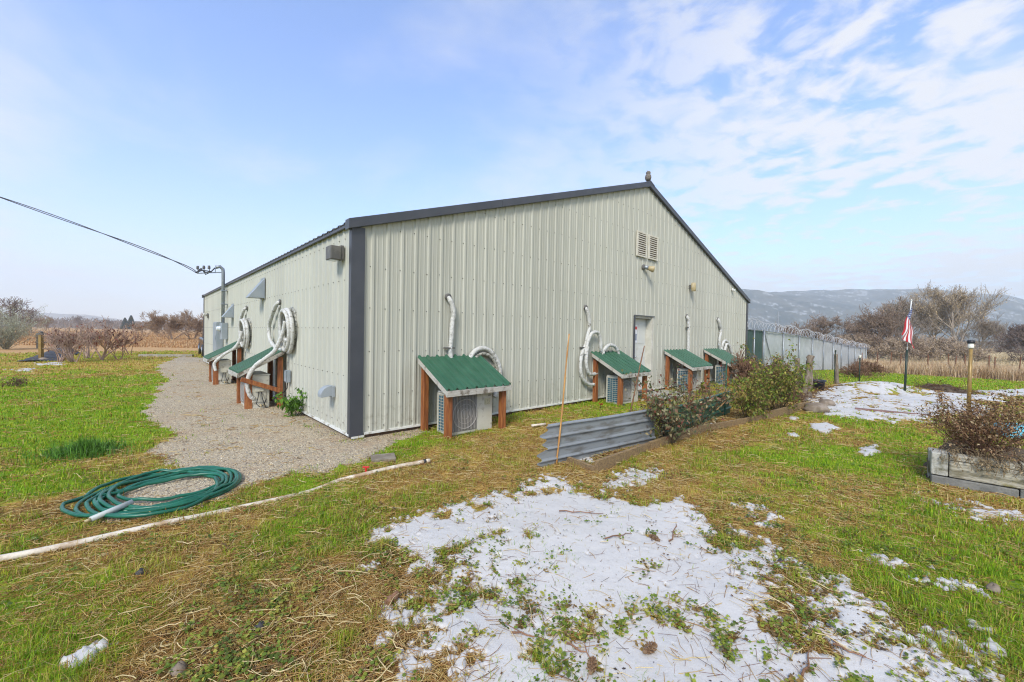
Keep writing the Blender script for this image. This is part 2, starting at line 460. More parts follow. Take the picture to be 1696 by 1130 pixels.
def leaves_mesh(P, size, aspect=.5, col=None, droop=.3, rg=rng, flat=0.):
    """bent rhombic leaves at points P; returns V, F(tris), colours"""
    k = len(P); size = np.broadcast_to(size, (k,))[:, None]
    d = rg.normal(size=(k, 3)); d[:, 2] = d[:, 2] * (1 - flat) + flat * .25; d /= np.linalg.norm(d, axis=1, keepdims=True)
    w = rg.normal(size=(k, 3)); w[:, 2] *= (1 - flat); w = np.cross(d, w); w /= np.linalg.norm(w, axis=1, keepdims=True) + 1e-9
    if flat > .5:
        w = np.cross(d, np.array([[0, 0, 1.]]) + rg.normal(size=(k, 3)) * .35); w /= np.linalg.norm(w, axis=1, keepdims=True) + 1e-9
    a = P; m = P + d * size * .5; t = P + d * size - np.array([[0, 0, 1.]]) * size * droop
    V = np.stack([a, m - w * size * aspect * .5, m + w * size * aspect * .5, t], 1)
    b = np.arange(k)[:, None] * 4
    F_ = np.concatenate([b + [[0, 1, 2]], b + [[1, 3, 2]]], 0)
    C = None if col is None else np.repeat(col, 4, 0)
    return V.reshape(-1, 3), F_, C


# ------------------------------------------------------------------ ground cover maps
def PG(pts): return [tuple(G(*p)[:2]) for p in pts]


gravel_poly = PG([(336, 593), (302, 591), (275, 599), (258, 607), (262, 616), (274, 628), (262, 648), (248, 672), (250, 700), (285, 715), (262, 735), (250, 752), (300, 772), (225, 800), (165, 825), (160, 845), (215, 858), (330, 838), (420, 806), (530, 782), (590, 768), (640, 748), (650, 730), (700, 722), (705, 715)]) + [tuple(B(1.0, .15)[:2]), tuple(B(.1, .15)[:2]), tuple(B(.15, 16)[:2])]
snow_polys = [
    (PG([(655, 882), (720, 852), (800, 828), (870, 800), (905, 796), (960, 820), (985, 835), (1090, 842), (1125, 838), (1165, 868), (1205, 905), (1235, 940), (1250, 985), (1205, 1010), (1210, 1060), (1270, 1080), (1345, 1110), (1400, 1160), (1400, 1240), (900, 1260), (770, 1150), (690, 1075), (745, 1030), (700, 1010), (750, 960), (705, 930)]), 1.0, .26),
    (PG([(1000, 806), (1030, 785), (1090, 770), (1112, 785), (1050, 806), (1015, 815)]), .56, .08),
    (PG([(1210, 872), (1290, 905), (1400, 965), (1410, 985), (1330, 970), (1230, 925)]), .52, .14),
    (PG([(1330, 985), (1400, 975), (1500, 1060), (1600, 1120), (1696, 1160), (1500, 1260), (1330, 1120)]), .54, .2),
    (PG([(1440, 915), (1560, 960), (1620, 975), (1600, 985), (1480, 945)]), .46, .15),
    (PG([(1540, 1010), (1640, 1050), (1700, 1110), (1600, 1090)]), .5, .15),
    (PG([(1180, 835), (1250, 830), (1310, 860), (1260, 870)]), .42, .12),
    (PG([(1500, 812), (1560, 832), (1640, 838), (1720, 850), (1720, 866), (1600, 860), (1520, 835)]), .40, .12),
    (PG([(100, 1098), (140, 1078), (178, 1072), (160, 1092), (118, 1112)]), .70, .04),
    (PG([(596, 940), (625, 930), (620, 950)]), .7, .04),
    (PG([(655, 905), (700, 900), (680, 930)]), .6, .05),
    (PG([(1422, 742), (1450, 739), (1462, 752), (1430, 756)]), .62, .06),
    (PG([(1345, 703), (1370, 702), (1388, 710), (1365, 716), (1346, 712)]), .85, .05),
    (PG([(1305, 719), (1318, 718), (1326, 722), (1312, 725)]), .7, .05),
    (PG([(1302, 692), (1322, 692), (1318, 698)]), .8, .05),
    (PG([(935, 752), (975, 758), (985, 765), (945, 763)]), .7, .06),
    (PG([(1100, 712), (1160, 706), (1190, 700), (1150, 715)]), .4, .1),
    (PG([(1336, 664), (1395, 641), (1440, 633), (1480, 642), (1520, 652), (1560, 654), (1650, 655), (1660, 664), (1590, 662), (1640, 678), (1650, 690), (1560, 686), (1500, 700), (1470, 700), (1400, 692), (1352, 682)]), .80, .3),
    (PG([(1620, 648), (1720, 645), (1720, 656), (1650, 656)]), .8, .2),
    (PG([(60, 602), (100, 601), (100, 605), (60, 605)]), .5, .3),
    (PG([(20, 612), (55, 611), (50, 616)]), .5, .2),
]
cover_pts = [  # photo place -> green, straw, dirt
    (60, 640, 1, .1, 0), (150, 680, 1, 0, 0), (60, 720, 1, 0, 0), (190, 725, .9, .1, .1), (40, 780, .8, .3, .1), (150, 775, .5, .6, .2), (215, 640, .9, .2, 0),
    (20, 607, .25, .9, .1), (150, 607, .2, .9, .1), (240, 590, .3, .8, 0), (60, 588, .4, .7, 0), (280, 583, .4, .7, 0),
    (60, 870, .3, .8, .3), (100, 835, .1, .9, .4), (25, 830, .8, .3, .1), (215, 905, .2, .8, .4), (100, 955, .5, .6, .3), (250, 960, .8, .4, .2), (310, 905, .3, .6, .4),
    (30, 1000, .5, .6, .3), (60, 1085, .9, .3, .2), (150, 1050, .6, .6, .3), (300, 1060, .1, .7, .9), (450, 1090, .05, .7, 1), (560, 1060, .1, .7, .9), (420, 1000, .3, .8, .7), (350, 950, .3, .7, .6),
    (460, 880, .9, .3, .1), (545, 840, .95, .2, .1), (600, 900, .4, .7, .4), (640, 850, .5, .6, .3), (700, 800, .2, .9, .2), (640, 728, 1, .1, 0), (760, 740, .3, .9, .1), (860, 735, .2, 1, .1),
    (700, 960, .3, .5, .7), (620, 1000, .2, .7, .8), (680, 1100, .05, .6, 1), (900, 690, .8, .4, .1), (960, 684, .9, .3, .1), (1060, 678, 1, .2, 0), (820, 775, .15, 1, .2), (960, 790, .1, .9, .4),
    (1150, 765, .6, .6, .2), (1290, 745, .9, .3, .05), (1250, 800, .6, .6, .15), (1400, 760, .85, .4, .05), (1400, 830, .4, .8, .1), (1350, 880, .6, .5, .3), (1500, 860, .85, .4, .1), (1600, 900, .9, .3, .1),
    (1650, 960, .9, .3, .05), (1560, 990, .8, .4, .2), (1680, 1060, .7, .5, .2), (1470, 1000, .4, .4, .5), (1550, 840, .3, .9, .2), (1650, 855, .2, 1, .2), (1350, 960, .3, .5, .6), (1300, 700, .2, .8, .4), (1450, 705, .9, .3, .1),
    (1600, 705, .3, .7, .4), (1670, 662, 0, .3, 1), (1690, 675, .1, .5, .9), (1640, 690, .2, .7, .6), (1500, 636, .9, .3, 0), (1600, 636, 1, .2, 0), (1690, 638, .9, .2, 0), (1450, 660, .2, .6, .5), (1200, 722, .2, .8, .4), (1100, 748, .2, .8, .4),
    (1380, 1040, .4, .3, .6), (960, 1100, .5, .3, .6), (1000, 860, .2, .7, .6), (1560, 740, .6, .6, .1), (1540, 660, .2, .7, .5), (1230, 870, .4, .5, .4), (1130, 660, .5, .5, .5), (1330, 670, .1, .8, .6)]
_cp = []
bed_poly = PG([(915, 766), (985, 784), (1130, 727), (1262, 697), (1345, 676), (1400, 645), (1330, 640), (1209, 680), (1084, 731)])
for px, py, g_, y_, d_ in cover_pts:
    p = G(px, py); _cp.append((math.atan2(p.x, p.y), math.log(math.hypot(p.x, p.y)), g_, y_, d_))
_cp = np.array(_cp)


def cover(x, y):
    """weights of green, straw, bare soil at x, y"""
    th = np.arctan2(x, y); lr = np.log(np.hypot(x, y) + .01)
    jx = (fbm(x, y, .9, 3, 5) - .5); jy = (fbm(x, y, .9, 3, 9) - .5)
    th = th + jx * .16; lr = lr + jy * .35
    acc = np.zeros(x.shape + (3,)); wt = np.zeros(x.shape)
    for a, b, g_, y_, d_ in _cp:
        w = 1 / (((th - a) ** 2 * 1.6 + (lr - b) ** 2) + .003) ** 2
        wt += w; acc += w[..., None] * np.array([g_, y_, d_])
    acc /= wt[..., None]
    n1_ = fbm(x, y, 2.3, 5, 21) - .5; n2_ = fbm(x, y, 5.1, 4, 33) - .5; n3_ = fbm(x, y, 1.4, 4, 51) - .5
    n4_ = fbm(x, y, 11, 3, 61) - .5
    acc[..., 0] += 1.7 * n1_ + .9 * n2_ + .6 * n4_; acc[..., 1] += -1.1 * n1_ + 1.1 * n3_; acc[..., 2] += 1.3 * n2_ - .9 * n1_ - .7 * n4_
    inbed = sstep(-.05, .12, polyd(x, y, bed_poly) + .2 * n2_)
    acc[..., 0] *= 1 - .9 * inbed; acc[..., 1] = acc[..., 1] * (1 - .4 * inbed); acc[..., 2] = acc[..., 2] * (1 - inbed) + 1.1 * inbed
    return np.clip(acc, 0, 1.3)


def gravelm(x, y):
    d = polyd(x, y, gravel_poly)
    return d + .45 * (fbm(x, y, 2.1, 4, 71) - .5) + .18 * (fbm(x, y, 14, 3, 72) - .5)


def snowm(x, y):
    """>0 where snow lies (about metres of inset, clipped)"""
    out = np.full(x.shape, -1.)
    n_ = fbm(x, y, 3.2, 5, 81, .62) - .5; nf = fbm(x, y, 13, 4, 83, .65) - .5; n8 = fbm(x, y, 1.1, 3, 88) - .5; n35 = fbm(x, y, 34, 2, 89) - .5
    for poly, cov, soft in snow_polys:
        d = polyd(x, y, poly)
        e = np.clip(d / max(soft, .05), -2, 1.2)
        val = e * (.17 if soft > .07 else .45) + (cov - .66) * .5 + n_ * 1.35 + nf * 1.5 + n8 * .3 * (soft > .15) + n35 * (.45 if cov > .7 else 1.1)
        if cov > .84: val = val + .12
        out = np.maximum(out, np.where(d > -.30, val + np.minimum(d, 0) * 1.6, -1))
    return out


far_field = lambda x, y: (np.hypot(x, y) > 36)
fine = np.radians(np.arange(-58, 58.01, .18)); coarse = np.radians(np.arange(62, 300, 4.))
TH = np.concatenate([fine, coarse]); nT = len(TH)
RR = np.concatenate([[.15, .5, .9], np.exp(np.linspace(math.log(1.25), math.log(60), 820)), np.exp(np.linspace(math.log(64), math.log(9000), 60))])
tt, rr = np.meshgrid(TH, RR)
gx = rr * np.sin(tt); gy = rr * np.cos(tt)


def relief(x, y):
    r = np.hypot(x, y); k = np.clip(1.4 - r / 40, 0, 1)
    return k * ((fbm(x, y, 1.3, 3, 3) - .5) * .06 + (fbm(x, y, 9, 4, 4, .6) - .5) * .028)


gu = (gx - N0[0]) * ua[0] + (gy - N0[1]) * ua[1]; gv = (gx - N0[0]) * va[0] + (gy - N0[1]) * va[1]
zt = terr(gx, gy)
gm = gravelm(gx, gy); cvw = cover(gx, gy)
Zg = zt + relief(gx, gy) * np.where(gm > 0, .25, 1.)
near_b = (gu > -.25) & (gu < GW + .3) & (gv > -.25) & (gv < GL + .3)
Zg = np.where(near_b, np.minimum(Zg, zt - .01), Zg)
# the snowy mound and the dirt pile at the right
mp_ = G(1456, 648); mound = .28 * np.exp(-(((gx - mp_.x) / 1.3) ** 2 + ((gy - mp_.y) / .8) ** 2))
Zg = Zg + mound
green = np.array([.20, .29, .02]); strawc = np.array([.46, .30, .08]); dirt = np.array([.095, .057, .028]); olive = np.array([.31, .28, .045])
w = np.stack([cvw[..., 0], cvw[..., 1] * .8, cvw[..., 2] * 1.1, np.full(gx.shape, .30)], -1) ** 2.4
w /= w.sum(-1, keepdims=True)
gc = w @ np.stack([green, strawc, dirt, olive])
# beyond the yard: tan and orange fields
rd = np.hypot(gx, gy); left = gx < 0
ncol = fbm(gx, gy, .05, 5, 91)[..., None]
fieldL = np.array([.44, .25, .11]) * (1 - ncol) + np.array([.52, .34, .17]) * ncol
fieldR = np.array([.42, .31, .16]) * (1 - ncol) + np.array([.30, .25, .12]) * ncol
kf = sstep(33, 37, rd + 4 * (fbm(gx, gy, .2, 3, 92) - .5))[..., None] * (left[..., None])
gc = gc * (1 - kf) + fieldL * kf
kr = sstep(24, 27, gu * .35 + rd * .65 - 3)[..., None] * (~left[..., None])
gc = gc * (1 - kr) + fieldR * kr
gc = gc * (.86 + .28 * fbm(gx, gy, 24, 3, 95))[..., None]


def grid_faces(nr, nt_, wrap=True):
    i = np.arange(nr - 1)[:, None]; j = np.arange(nt_ if wrap else nt_ - 1)[None]
    j2 = (j + 1) % nt_
    return np.stack(np.broadcast_arrays(i * nt_ + j, (i + 1) * nt_ + j, (i + 1) * nt_ + j2, i * nt_ + j2), -1).reshape(-1, 4)


GF = grid_faces(len(RR), nT)
V = np.stack([gx, gy, Zg], -1).reshape(-1, 3)
ground = np_mesh('ground', V, GF[:, ::-1], attrmat('ground_cover', .95, 0, .05, noise=.35, nscale=55.), gc.reshape(-1, 3), True)
tag(ground, kind='structure')


def sheet(name, mask, Z, m, col=None, kind='structure', thr=0.):
    ok = (mask > thr).ravel(); f = GF[(ok[GF].sum(1) >= 1)]
    used = np.unique(f); remap = -np.ones(len(ok), int); remap[used] = np.arange(len(used))
    V_ = np.stack([gx, gy, Z], -1).reshape(-1, 3)[used]
    o = np_mesh(name, V_, remap[f][:, ::-1], m, None if col is None else col.reshape(-1, 3)[used], True)
    return tag(o, kind=kind)


def gravel_mat():
    m, t, bs, out = newmat('pea_gravel')
    tcn = nd(t, 'ShaderNodeTexCoord'); v = tcn.outputs['Object']
    vo = nd(t, 'ShaderNodeTexVoronoi', {'Vector': v, 'Scale': 58., 'Randomness': 1.})
    vo2 = nd(t, 'ShaderNodeTexVoronoi', {'Vector': v, 'Scale': 130.})
    s = nd(t, 'ShaderNodeSeparateColor', {0: vo.outputs['Color']})
    c = mixc(t, s.outputs[0], (.31, .235, .13), (.60, .485, .31))
    c = mixc(t, mrange(t, s.outputs[1], .75, .85, 0., .7), c, (.13, .12, .11))
    n = nd(t, 'ShaderNodeTexNoise', {'Vector': v, 'Scale': 1.1, 'Detail': 7., 'Roughness': .65})
    c = mixc(t, mrange(t, n.outputs[0], .47, .68, 0., .65), c, (.38, .24, .12))
    s2 = nd(t, 'ShaderNodeSeparateColor', {0: vo2.outputs['Color']})
    c = mixc(t, mth(t, 'MULTIPLY', s2.outputs[0], .3), c, (.42, .39, .34))
    t.links.new(c, bs.inputs['Base Color']); bs.inputs['Roughness'].default_value = .9
    h = mth(t, 'SUBTRACT', 1.0, vo.outputs['Distance'])
    b = nd(t, 'ShaderNodeBump', {'Strength': .8, 'Distance': .012, 'Height': h}); t.links.new(b.outputs[0], bs.inputs['Normal'])
    return m


gz = Zg + np.clip(gm * .08, -.03, .008) + .004 * (gm > 0)
gz = np.where(near_b & (gm > -.1), zt + .004, gz)
sheet('gravel_path', gm, gz, gravel_mat(), thr=-.06)


def snow_mat():
    m, t, bs, out = newmat('old_snow')
    tcn = nd(t, 'ShaderNodeTexCoord'); v = tcn.outputs['Object']
    n = nd(t, 'ShaderNodeTexNoise', {'Vector': v, 'Scale': 26., 'Detail': 9., 'Roughness': .72})
    n2_ = nd(t, 'ShaderNodeTexNoise', {'Vector': v, 'Scale': 3.1, 'Detail': 7., 'Roughness': .6})
    c = mixc(t, mrange(t, n.outputs[0], .57, .72, 0., .7), (.575, .55, .51), (.25, .20, .13))
    c = mixc(t, mrange(t, n2_.outputs[0], .48, .72, 0., .5), c, (.47, .465, .45))
    at = nd(t, 'ShaderNodeAttribute', attribute_name='col'); c = mixc(t, 1.0, c, at.outputs['Color'], 'MULTIPLY')
    t.links.new(c, bs.inputs['Base Color']); bs.inputs['Roughness'].default_value = .5
    bs.inputs['Specular IOR Level'].default_value = .35
    h = mth(t, 'ADD', mth(t, 'MULTIPLY', n.outputs[0], .5), n2_.outputs[0])
    b = nd(t, 'ShaderNodeBump', {'Strength': .4, 'Distance': .02, 'Height': h}); t.links.new(b.outputs[0], bs.inputs['Normal'])
    return m


sm = snowm(gx, gy)
sm = np.where(near_b, -1, sm)
smooth_rel = (fbm(gx, gy, 1.3, 3, 3) - .5) * .06 * np.clip(1.4 - rd / 40, 0, 1)
sz = zt + mound + smooth_rel + np.clip(sm * .10 - .006, -.05, .016 + .004 * rd / 5) + (fbm(gx, gy, 20, 3, 97) - .5) * .004
thin = sstep(.0, .16, sm + .06 * (fbm(gx, gy, 30, 2, 99) - .5))[..., None]
sheet('snow', sm, sz, snow_mat(), np.array([.74, .70, .62]) * (1 - thin) + np.array([1., 1., 1.]) * thin, kind='stuff', thr=-.03)


def ground_z(x, y):
    x = np.atleast_1d(np.asarray(x, float)); y = np.atleast_1d(np.asarray(y, float))
    mo = .28 * np.exp(-(((x - mp_.x) / 1.3) ** 2 + ((y - mp_.y) / .8) ** 2))
    return terr(x, y) + relief(x, y) + mo


# ------------------------------------------------------------------ the metal building
bld = thing('metal_building', 'long sage green corrugated steel building with charcoal trim and gable end', 'building', tuple(N0), A)
SL = (HR - HW) / (GW / 2)


def top_of(u): return HW + SL * (GW / 2 - abs(u - GW / 2))


def rib_profile(L, p0=.0, pitch=.2345):
    """(position, outward depth) of the wall sheeting along length L"""
    pr = [(0, 0)]; k = 0
    c = p0
    while c < L - .04:
        if c > .05: pr += [(c - .034, 0), (c - .017, .017), (c + .017, .017), (c + .034, 0)]
        for q in (.076, .152):
            if .03 < c + q < L - .05: pr += [(c + q - .012, 0), (c + q - .006, .004), (c + q + .006, .004), (c + q + .012, 0)]
        c += pitch
    pr.append((L, 0)); return pr


def wall_mesh(prof, lo, hi, P, z0=.07):
    m_ = MB(); k = len(prof)
    for s_, d in prof: m_.v.append(P(s_, d, lo(s_) if callable(lo) else lo)); m_.v.append(P(s_, d, hi(s_) if callable(hi) else hi))
    for i in range(k - 1): m_.f.append((2 * i, 2 * i + 2, 2 * i + 3, 2 * i + 1))
    return m_


pf = rib_profile(GW, .056)
DU0, DU1, DZ = 7.44, 8.42, 2.09
clip = lambda a, b: [(a, 0)] + [q for q in pf if a + .005 < q[0] < b - .005] + [(b, 0)]
Pg = lambda s_, d, z: (s_, -d, z)
gw_ = wall_mesh(clip(0, DU0), .07, top_of, Pg)
for seg, lo in ((clip(DU0, DU1), DZ), (clip(DU1, GW), .07)):
    q = wall_mesh(seg, lo, top_of, Pg); gw_.add(q.v, q.f)
gw_.build('gable_wall', M['wall'], bld)
ps = rib_profile(GL, .1)
wall_mesh(ps, .07, HW, lambda s_, d, z: (-d, s_, z)).build('side_wall', M['wall'], bld)
wall_mesh(ps, .07, HW, lambda s_, d, z: (GW + d, s_, z)).build('side_wall', M['wall'], bld)
wall_mesh(rib_profile(GW, .056), .07, top_of, lambda s_, d, z: (s_, GL + d, z)).build('gable_wall', M['wall'], bld)
fo = MB().box(.02, GW - .02, .02, GL - .02, -.35, .066).build('foundation', M['foundation'], bld)
bt = MB()
for a, b in ((.18, DU0 - .03), (DU1 + .03, GW - .1)): bt.box(a, b, -.036, .0, .055, .085)
bt.box(-.036, 0, .0, GL, .055, .085).box(0, .18, -.036, 0, .02, .05)
bt.build('base_trim', M['whitetrim'], bld)
MB().box(-.034, .16, -.034, -.026, .055, HW - .02).box(-.034, -.026, -.026, .055, .055, HW - .02).build('corner_trim', M['charcoal'], bld)
MB().box(GW - .14, GW + .034, -.034, -.026, .05, HW - .02).box(GW + .026, GW + .034, -.026, .1, .05, HW - .02).build('corner_trim', M['charcoal'], bld)
MB().box(-.034, .1, GL + .026, GL + .034, .05, HW - .02).box(-.034, -.026, GL - .1, GL + .026, .05, HW - .02).build('corner_trim', M['charcoal'], bld)
# roof sheets with ribs running down the slope
OV = .07
for sgn in (0, 1):
    m_ = MB(); pr = rib_profile(GL + .1, .2, .2345)
    for s_, d in pr:
        y = s_ - .05
        for e in (0, 1):
            u = (-OV, GW / 2)[e]; z = HW + .05 + SL * u + d
            m_.v.append((u if sgn == 0 else GW - u, y, z))
    k = len(pr)
    for i in range(k - 1): m_.f.append((2 * i, 2 * i + 2, 2 * i + 3, 2 * i + 1))
    m_.build('roof', M['roof'], bld, solid=.012)
# rake trim
for y0, y1 in ((-.085, .06), (GL - .06, GL + .085)):
    for sgn in (0, 1):
        for (a, b) in (((-OV - .02, 2.7), (2.705, 5.35), (5.355, GW / 2)) if y0 < 0 else ((-OV - .02, GW / 2),)):
            za, zb = HW + SL * a, HW + SL * b
            P = [(a, za - .045), (b, zb - .045), (b, zb + .095), (a, za + .095)]
            if sgn: P = [(GW - u, z) for u, z in P]
            MB().prism(P, 'y', y0, y1).build('rake_trim', M['charcoal'], bld, bevel=.004)
MB().prism([(GW / 2 - .22, HR + .0), (GW / 2, HR + .085), (GW / 2 + .22, HR + .0), (GW / 2 + .22, HR + .03), (GW / 2, HR + .12), (GW / 2 - .22, HR + .03)], 'y', -.09, GL + .09).build('ridge_cap', M['charcoal'], bld)
for uu in (-.06, GW + .03): MB().box(uu, uu + .03, 0, GL, HW - .02, HW + .03).build('eave_trim', M['charcoal'], bld)
# screws
sc_ = MB()
for zz in (.16, .62, 1.27, 1.9, 2.5, 3.1, 3.7, 4.3, 4.9):
    c = .062 + .19
    while c < GW - .1:
        if zz < top_of(c) - .12 and not (DU0 - .03 < c < DU1 + .03 and zz < DZ):
            jj = random.uniform(-.012, .012)
            sc_.box(c - .006, c + .006, -.010, 0, zz - .006 + jj, zz + .006 + jj)
        c += .2345
for zz in (.2, .9, 1.6, 2.3, 2.9):
    c = .1 + .19
    while c < GL - .1:
        sc_.box(-.012, 0, c - .005, c + .005, zz - .005, zz + .005); c += .2345
tag(sc_.build('wall_screw', M['bronze'], bld), kind='stuff')
# door
RC = .16
MB().box(DU0 + .05, DU1 - .09, RC, RC + .045, .06, DZ - .05).box(DU0 + .15, DU0 + .44, RC - .008, RC, 1.3, 1.9).box(DU0 + .5, DU1 - .17, RC - .008, RC, 1.3, 1.9).box(
    DU0 + .15, DU0 + .44, RC - .008, RC, .72, 1.2).box(DU0 + .5, DU1 - .17, RC - .008, RC, .72, 1.2).box(DU0 + .15, DU0 + .44, RC - .008, RC, .2, .62).box(DU0 + .5, DU1 - .17, RC - .008, RC, .2, .62)
dr = MB().box(DU0 + .05, DU1 - .09, RC, RC + .045, .06, DZ - .05)
for a, b in ((DU0 + .14, DU0 + .42), (DU0 + .49, DU1 - .19)):
    for c, d in ((1.35, 1.9), (.78, 1.25), (.2, .68)): dr.box(a, b, RC - .009, RC, c, d)
door = dr.build('door', M['door'], bld, bevel=.004)
ha = MB(); ha.lathe([(.03, 0), (.032, .01), (.012, .015), (.012, .05), (.03, .06), (.032, .08), (.02, .095)], 12, Matrix.Translation((DU0 + .26, RC, 1.0)) @ Matrix.Rotation(R(90), 4, 'X'))
ha.lathe([(.028, 0), (.028, .02), (.015, .03)], 12, Matrix.Translation((DU0 + .26, RC, 1.12)) @ Matrix.Rotation(R(90), 4, 'X'))
ha.box(DU0 + .17, DU0 + .25, RC - .03, RC, 1.02, 1.2)
ha.build('handle', M['chrome'], door)
sg = MB().box(DU0 + .14, DU0 + .42, RC - .016, RC - .011, 1.38, 1.86).build('warning_sign', M['signwhite'], door)
MB().box(DU0 + .16, DU0 + .40, RC - .020, RC - .017, 1.74, 1.82).build('red_band', M['red'], sg)
MB().box(DU0 + .17, DU0 + .19, RC - .020, RC - .017, 1.42, 1.68).box(DU0 + .2, DU0 + .26, RC - .020, RC - .017, 1.55, 1.66).box(DU0 + .27, DU0 + .31, RC - .020, RC - .017, 1.42, 1.6).box(DU0 + .33, DU0 + .38, RC - .020, RC - .017, 1.44, 1.62).build('blue_pictogram', M['signblue'], sg)
MB().box(DU0 - .035, DU0 - .002, -.045, RC + .05, .06, DZ + .002).box(DU0 - .035, DU1 + .03, -.045, -.02, DZ + .004, DZ + .03).build('door_frame', M['charcoal'], bld)
MB().box(DU1 - .085, DU1 + .0, -.03, RC + .04, .03, DZ - .0).box(DU0 + .0, DU1 - .09, .0, RC + .05, DZ - .045, DZ).build('door_jamb', M['jamb'], bld)
MB().box(DU0 - .02, DU1 + .03, -.06, RC + .04, .02, .056).build('threshold', M['charcoal'], bld)
# gable louvres
for a, b in ((7.42, 7.93), (8.02, 8.53)):
    lv = MB().box(a, b, -.055, -.026, 3.68, 3.72).box(a, b, -.055, -.026, 4.3, 4.34).box(a, a + .06, -.055, -.026, 3.72, 4.3).box(b - .06, b, -.055, -.026, 3.72, 4.3)
    lo_ = lv.build('gable_louvre', M['louvre'], bld)
    MB().box(a + .06, b - .06, -.032, -.027, 3.72, 4.3).build('louvre_backing', M['louvredark'], lo_)
    sl = MB()
    for i in range(10):
        z = 3.735 + i * .057; sl.prism([(-.058, z), (-.036, z + .024), (-.036, z + .036), (-.058, z + .026)], 'x', a + .06, b - .06)
    sl.build('louvre_slats', M['louvre'], lo_)
stp = MB().box(-.75, .75, -.45, .45, -.1, .05).build('door_step', M['concrete'], None, bevel=.01, loc=B(8.05, -.6, 0), rz=A)
tag(stp, 'pale concrete step slab in front of the white door', 'step')

# ------------------------------------------------------------------ wall fixtures


def gframe(u): return B(u, 0), A
def sframe(v): return B(0, v), A - math.pi / 2


# bird figure on the ridge
lc = B(GW / 2 - .02, -.02, HR + .11)
ow = thing('owl_decoy', 'small grey owl figure perched on the gable ridge', 'decoy', lc, A)
MB().lathe([(.035, 0), (.07, .03), (.085, .09), (.075, .15), (.05, .19)], 12).build('body', M['owl'], ow, smooth=True)
MB().lathe([(.045, .175), (.06, .2), (.058, .24), (.03, .265)], 12).add([(-.05, 0, .25), (-.03, 0, .25), (-.045, 0, .29), (.05, 0, .25), (.03, 0, .25), (.045, 0, .29)], [(0, 1, 2), (3, 5, 4)]).build('head', M['owl'], ow, smooth=True)
MB().box(-.01, .01, -.075, -.055, .21, .23).build('beak', M['tan'], ow)

# bullet flood lamp under louvres
l1 = thing('wall_lamp', 'silver and tan bullet flood lamp under the two gable louvres', 'lamp', B(7.8, 0, 3.42), A)
MB().lathe([(.075, 0), (.075, .02), (.05, .03)], 16, Matrix.Translation((0, -.026, 0)) @ Matrix.Rotation(R(90), 4, 'X')).build('mount_plate', M['bronze'], l1, smooth=True)
rotm = Matrix.Translation((.02, -.06, 0)) @ Matrix.Rotation(R(35), 4, 'Z') @ Matrix.Rotation(R(105), 4, 'X')
MB().lathe([(.03, -.02), (.045, 0), (.055, .05), (.05, .09)], 16, rotm).build('socket', M['galv'], l1, smooth=True)
MB().lathe([(.05, .09), (.065, .13), (.085, .2), (.085, .24), (.06, .255)], 16, rotm).build('shade', M['tan'], l1, smooth=True)
l2 = thing('wall_lamp', 'tan cylinder down light high on the right half of the gable wall', 'lamp', B(10.62, 0, 3.05), A)
MB().box(-.05, .05, -.09, -.026, .05, .15).build('mount_plate', M['bronze'], l2)
MB().lathe([(.07, -.04), (.075, -.035), (.075, .2), (.06, .215)], 16, Matrix.Translation((0, -.15, 0))).build('shade', M['tan'], l2, smooth=True)
l3 = thing('security_camera', 'small white dome camera under the right eave', 'camera', B(14.2, 0, 3.36), A)
MB().lathe([(.06, 0), (.06, .03), (.04, .05)], 14, Matrix.Translation((0, -.026, 0)) @ Matrix.Rotation(R(90), 4, 'X')).build('mount_plate', M['whitetrim'], l3, smooth=True)
MB().lathe([(.02, -.05), (.04, -.035), (.045, 0), (.04, .02)], 14, Matrix.Translation((0, -.1, -.01))).build('camera_dome', M['whitetrim'], l3, smooth=True)

# side wall fixtures (local x runs towards the near corner when seen from outside, y into the wall)
sq = thing('wall_pack_light', 'square grey box light high beside the near building corner', 'light', B(0, .36, 2.68), A - math.pi / 2)
MB().box(-.09, .09, -.07, -.024, -.09, .12).build('mount_box', M['bronze'], sq, bevel=.008)
MB().box(-.11, .11, -.22, -.07, -.10, .10).build('housing', M['bronze'], sq, bevel=.012)
MB().box(-.08, .08, -.205, -.09, -.108, -.101).build('lens', M['glass'], sq)
vc = thing('vent_cap', 'rounded grey dryer vent cap low beside the near building corner', 'vent', B(0, .66, .62), A - math.pi / 2)
MB().box(-.085, .085, -.07, -.024, -.08, .09).build('flange', M['greybox'], vc, bevel=.004)
pr_ = [(-.07, .10)] + [(-.07 - .16 * math.sin(a), -.04 + .14 * math.cos(a)) for a in np.linspace(.15, 1.5, 9)] + [(-.225, -.07), (-.12, -.06), (-.07, -.06)]
MB().prism(pr_, 'x', -.08, .08).build('hood', M['greybox'], vc, bevel=.004)
for v_, z_, lb, s_ in ((5.6, 2.33, 'triangular grey exhaust hood high above the nearer side shelter', 1.), (9.9, 1.94, 'triangular grey exhaust hood beside the electric meter', .9)):
    h = thing('exhaust_hood', lb, 'vent hood', B(0, v_, z_), A - math.pi / 2, 'exhaust hoods on the side wall')
    a_ = .19 * s_; dd = .34 * s_; hh = .44 * s_
    MB().add([(-a_, -.02, hh), (a_, -.02, hh), (-a_, -dd, 0), (a_, -dd, 0), (-a_, -.02, 0), (a_, -.02, 0), (-a_, -dd, -.02), (a_, -dd, -.02), (-a_, -.02, -.02), (a_, -.02, -.02)],
             [(0, 1, 3, 2), (0, 2, 6, 8, 4), (1, 5, 9, 7, 3), (2, 3, 7, 6), (6, 7, 9, 8)]).build('hood', M['greybox'], h)
    MB().box(-a_ - .03, a_ + .03, -.03, -.024, -.05, hh + .03).build('flange', M['greybox'], h)
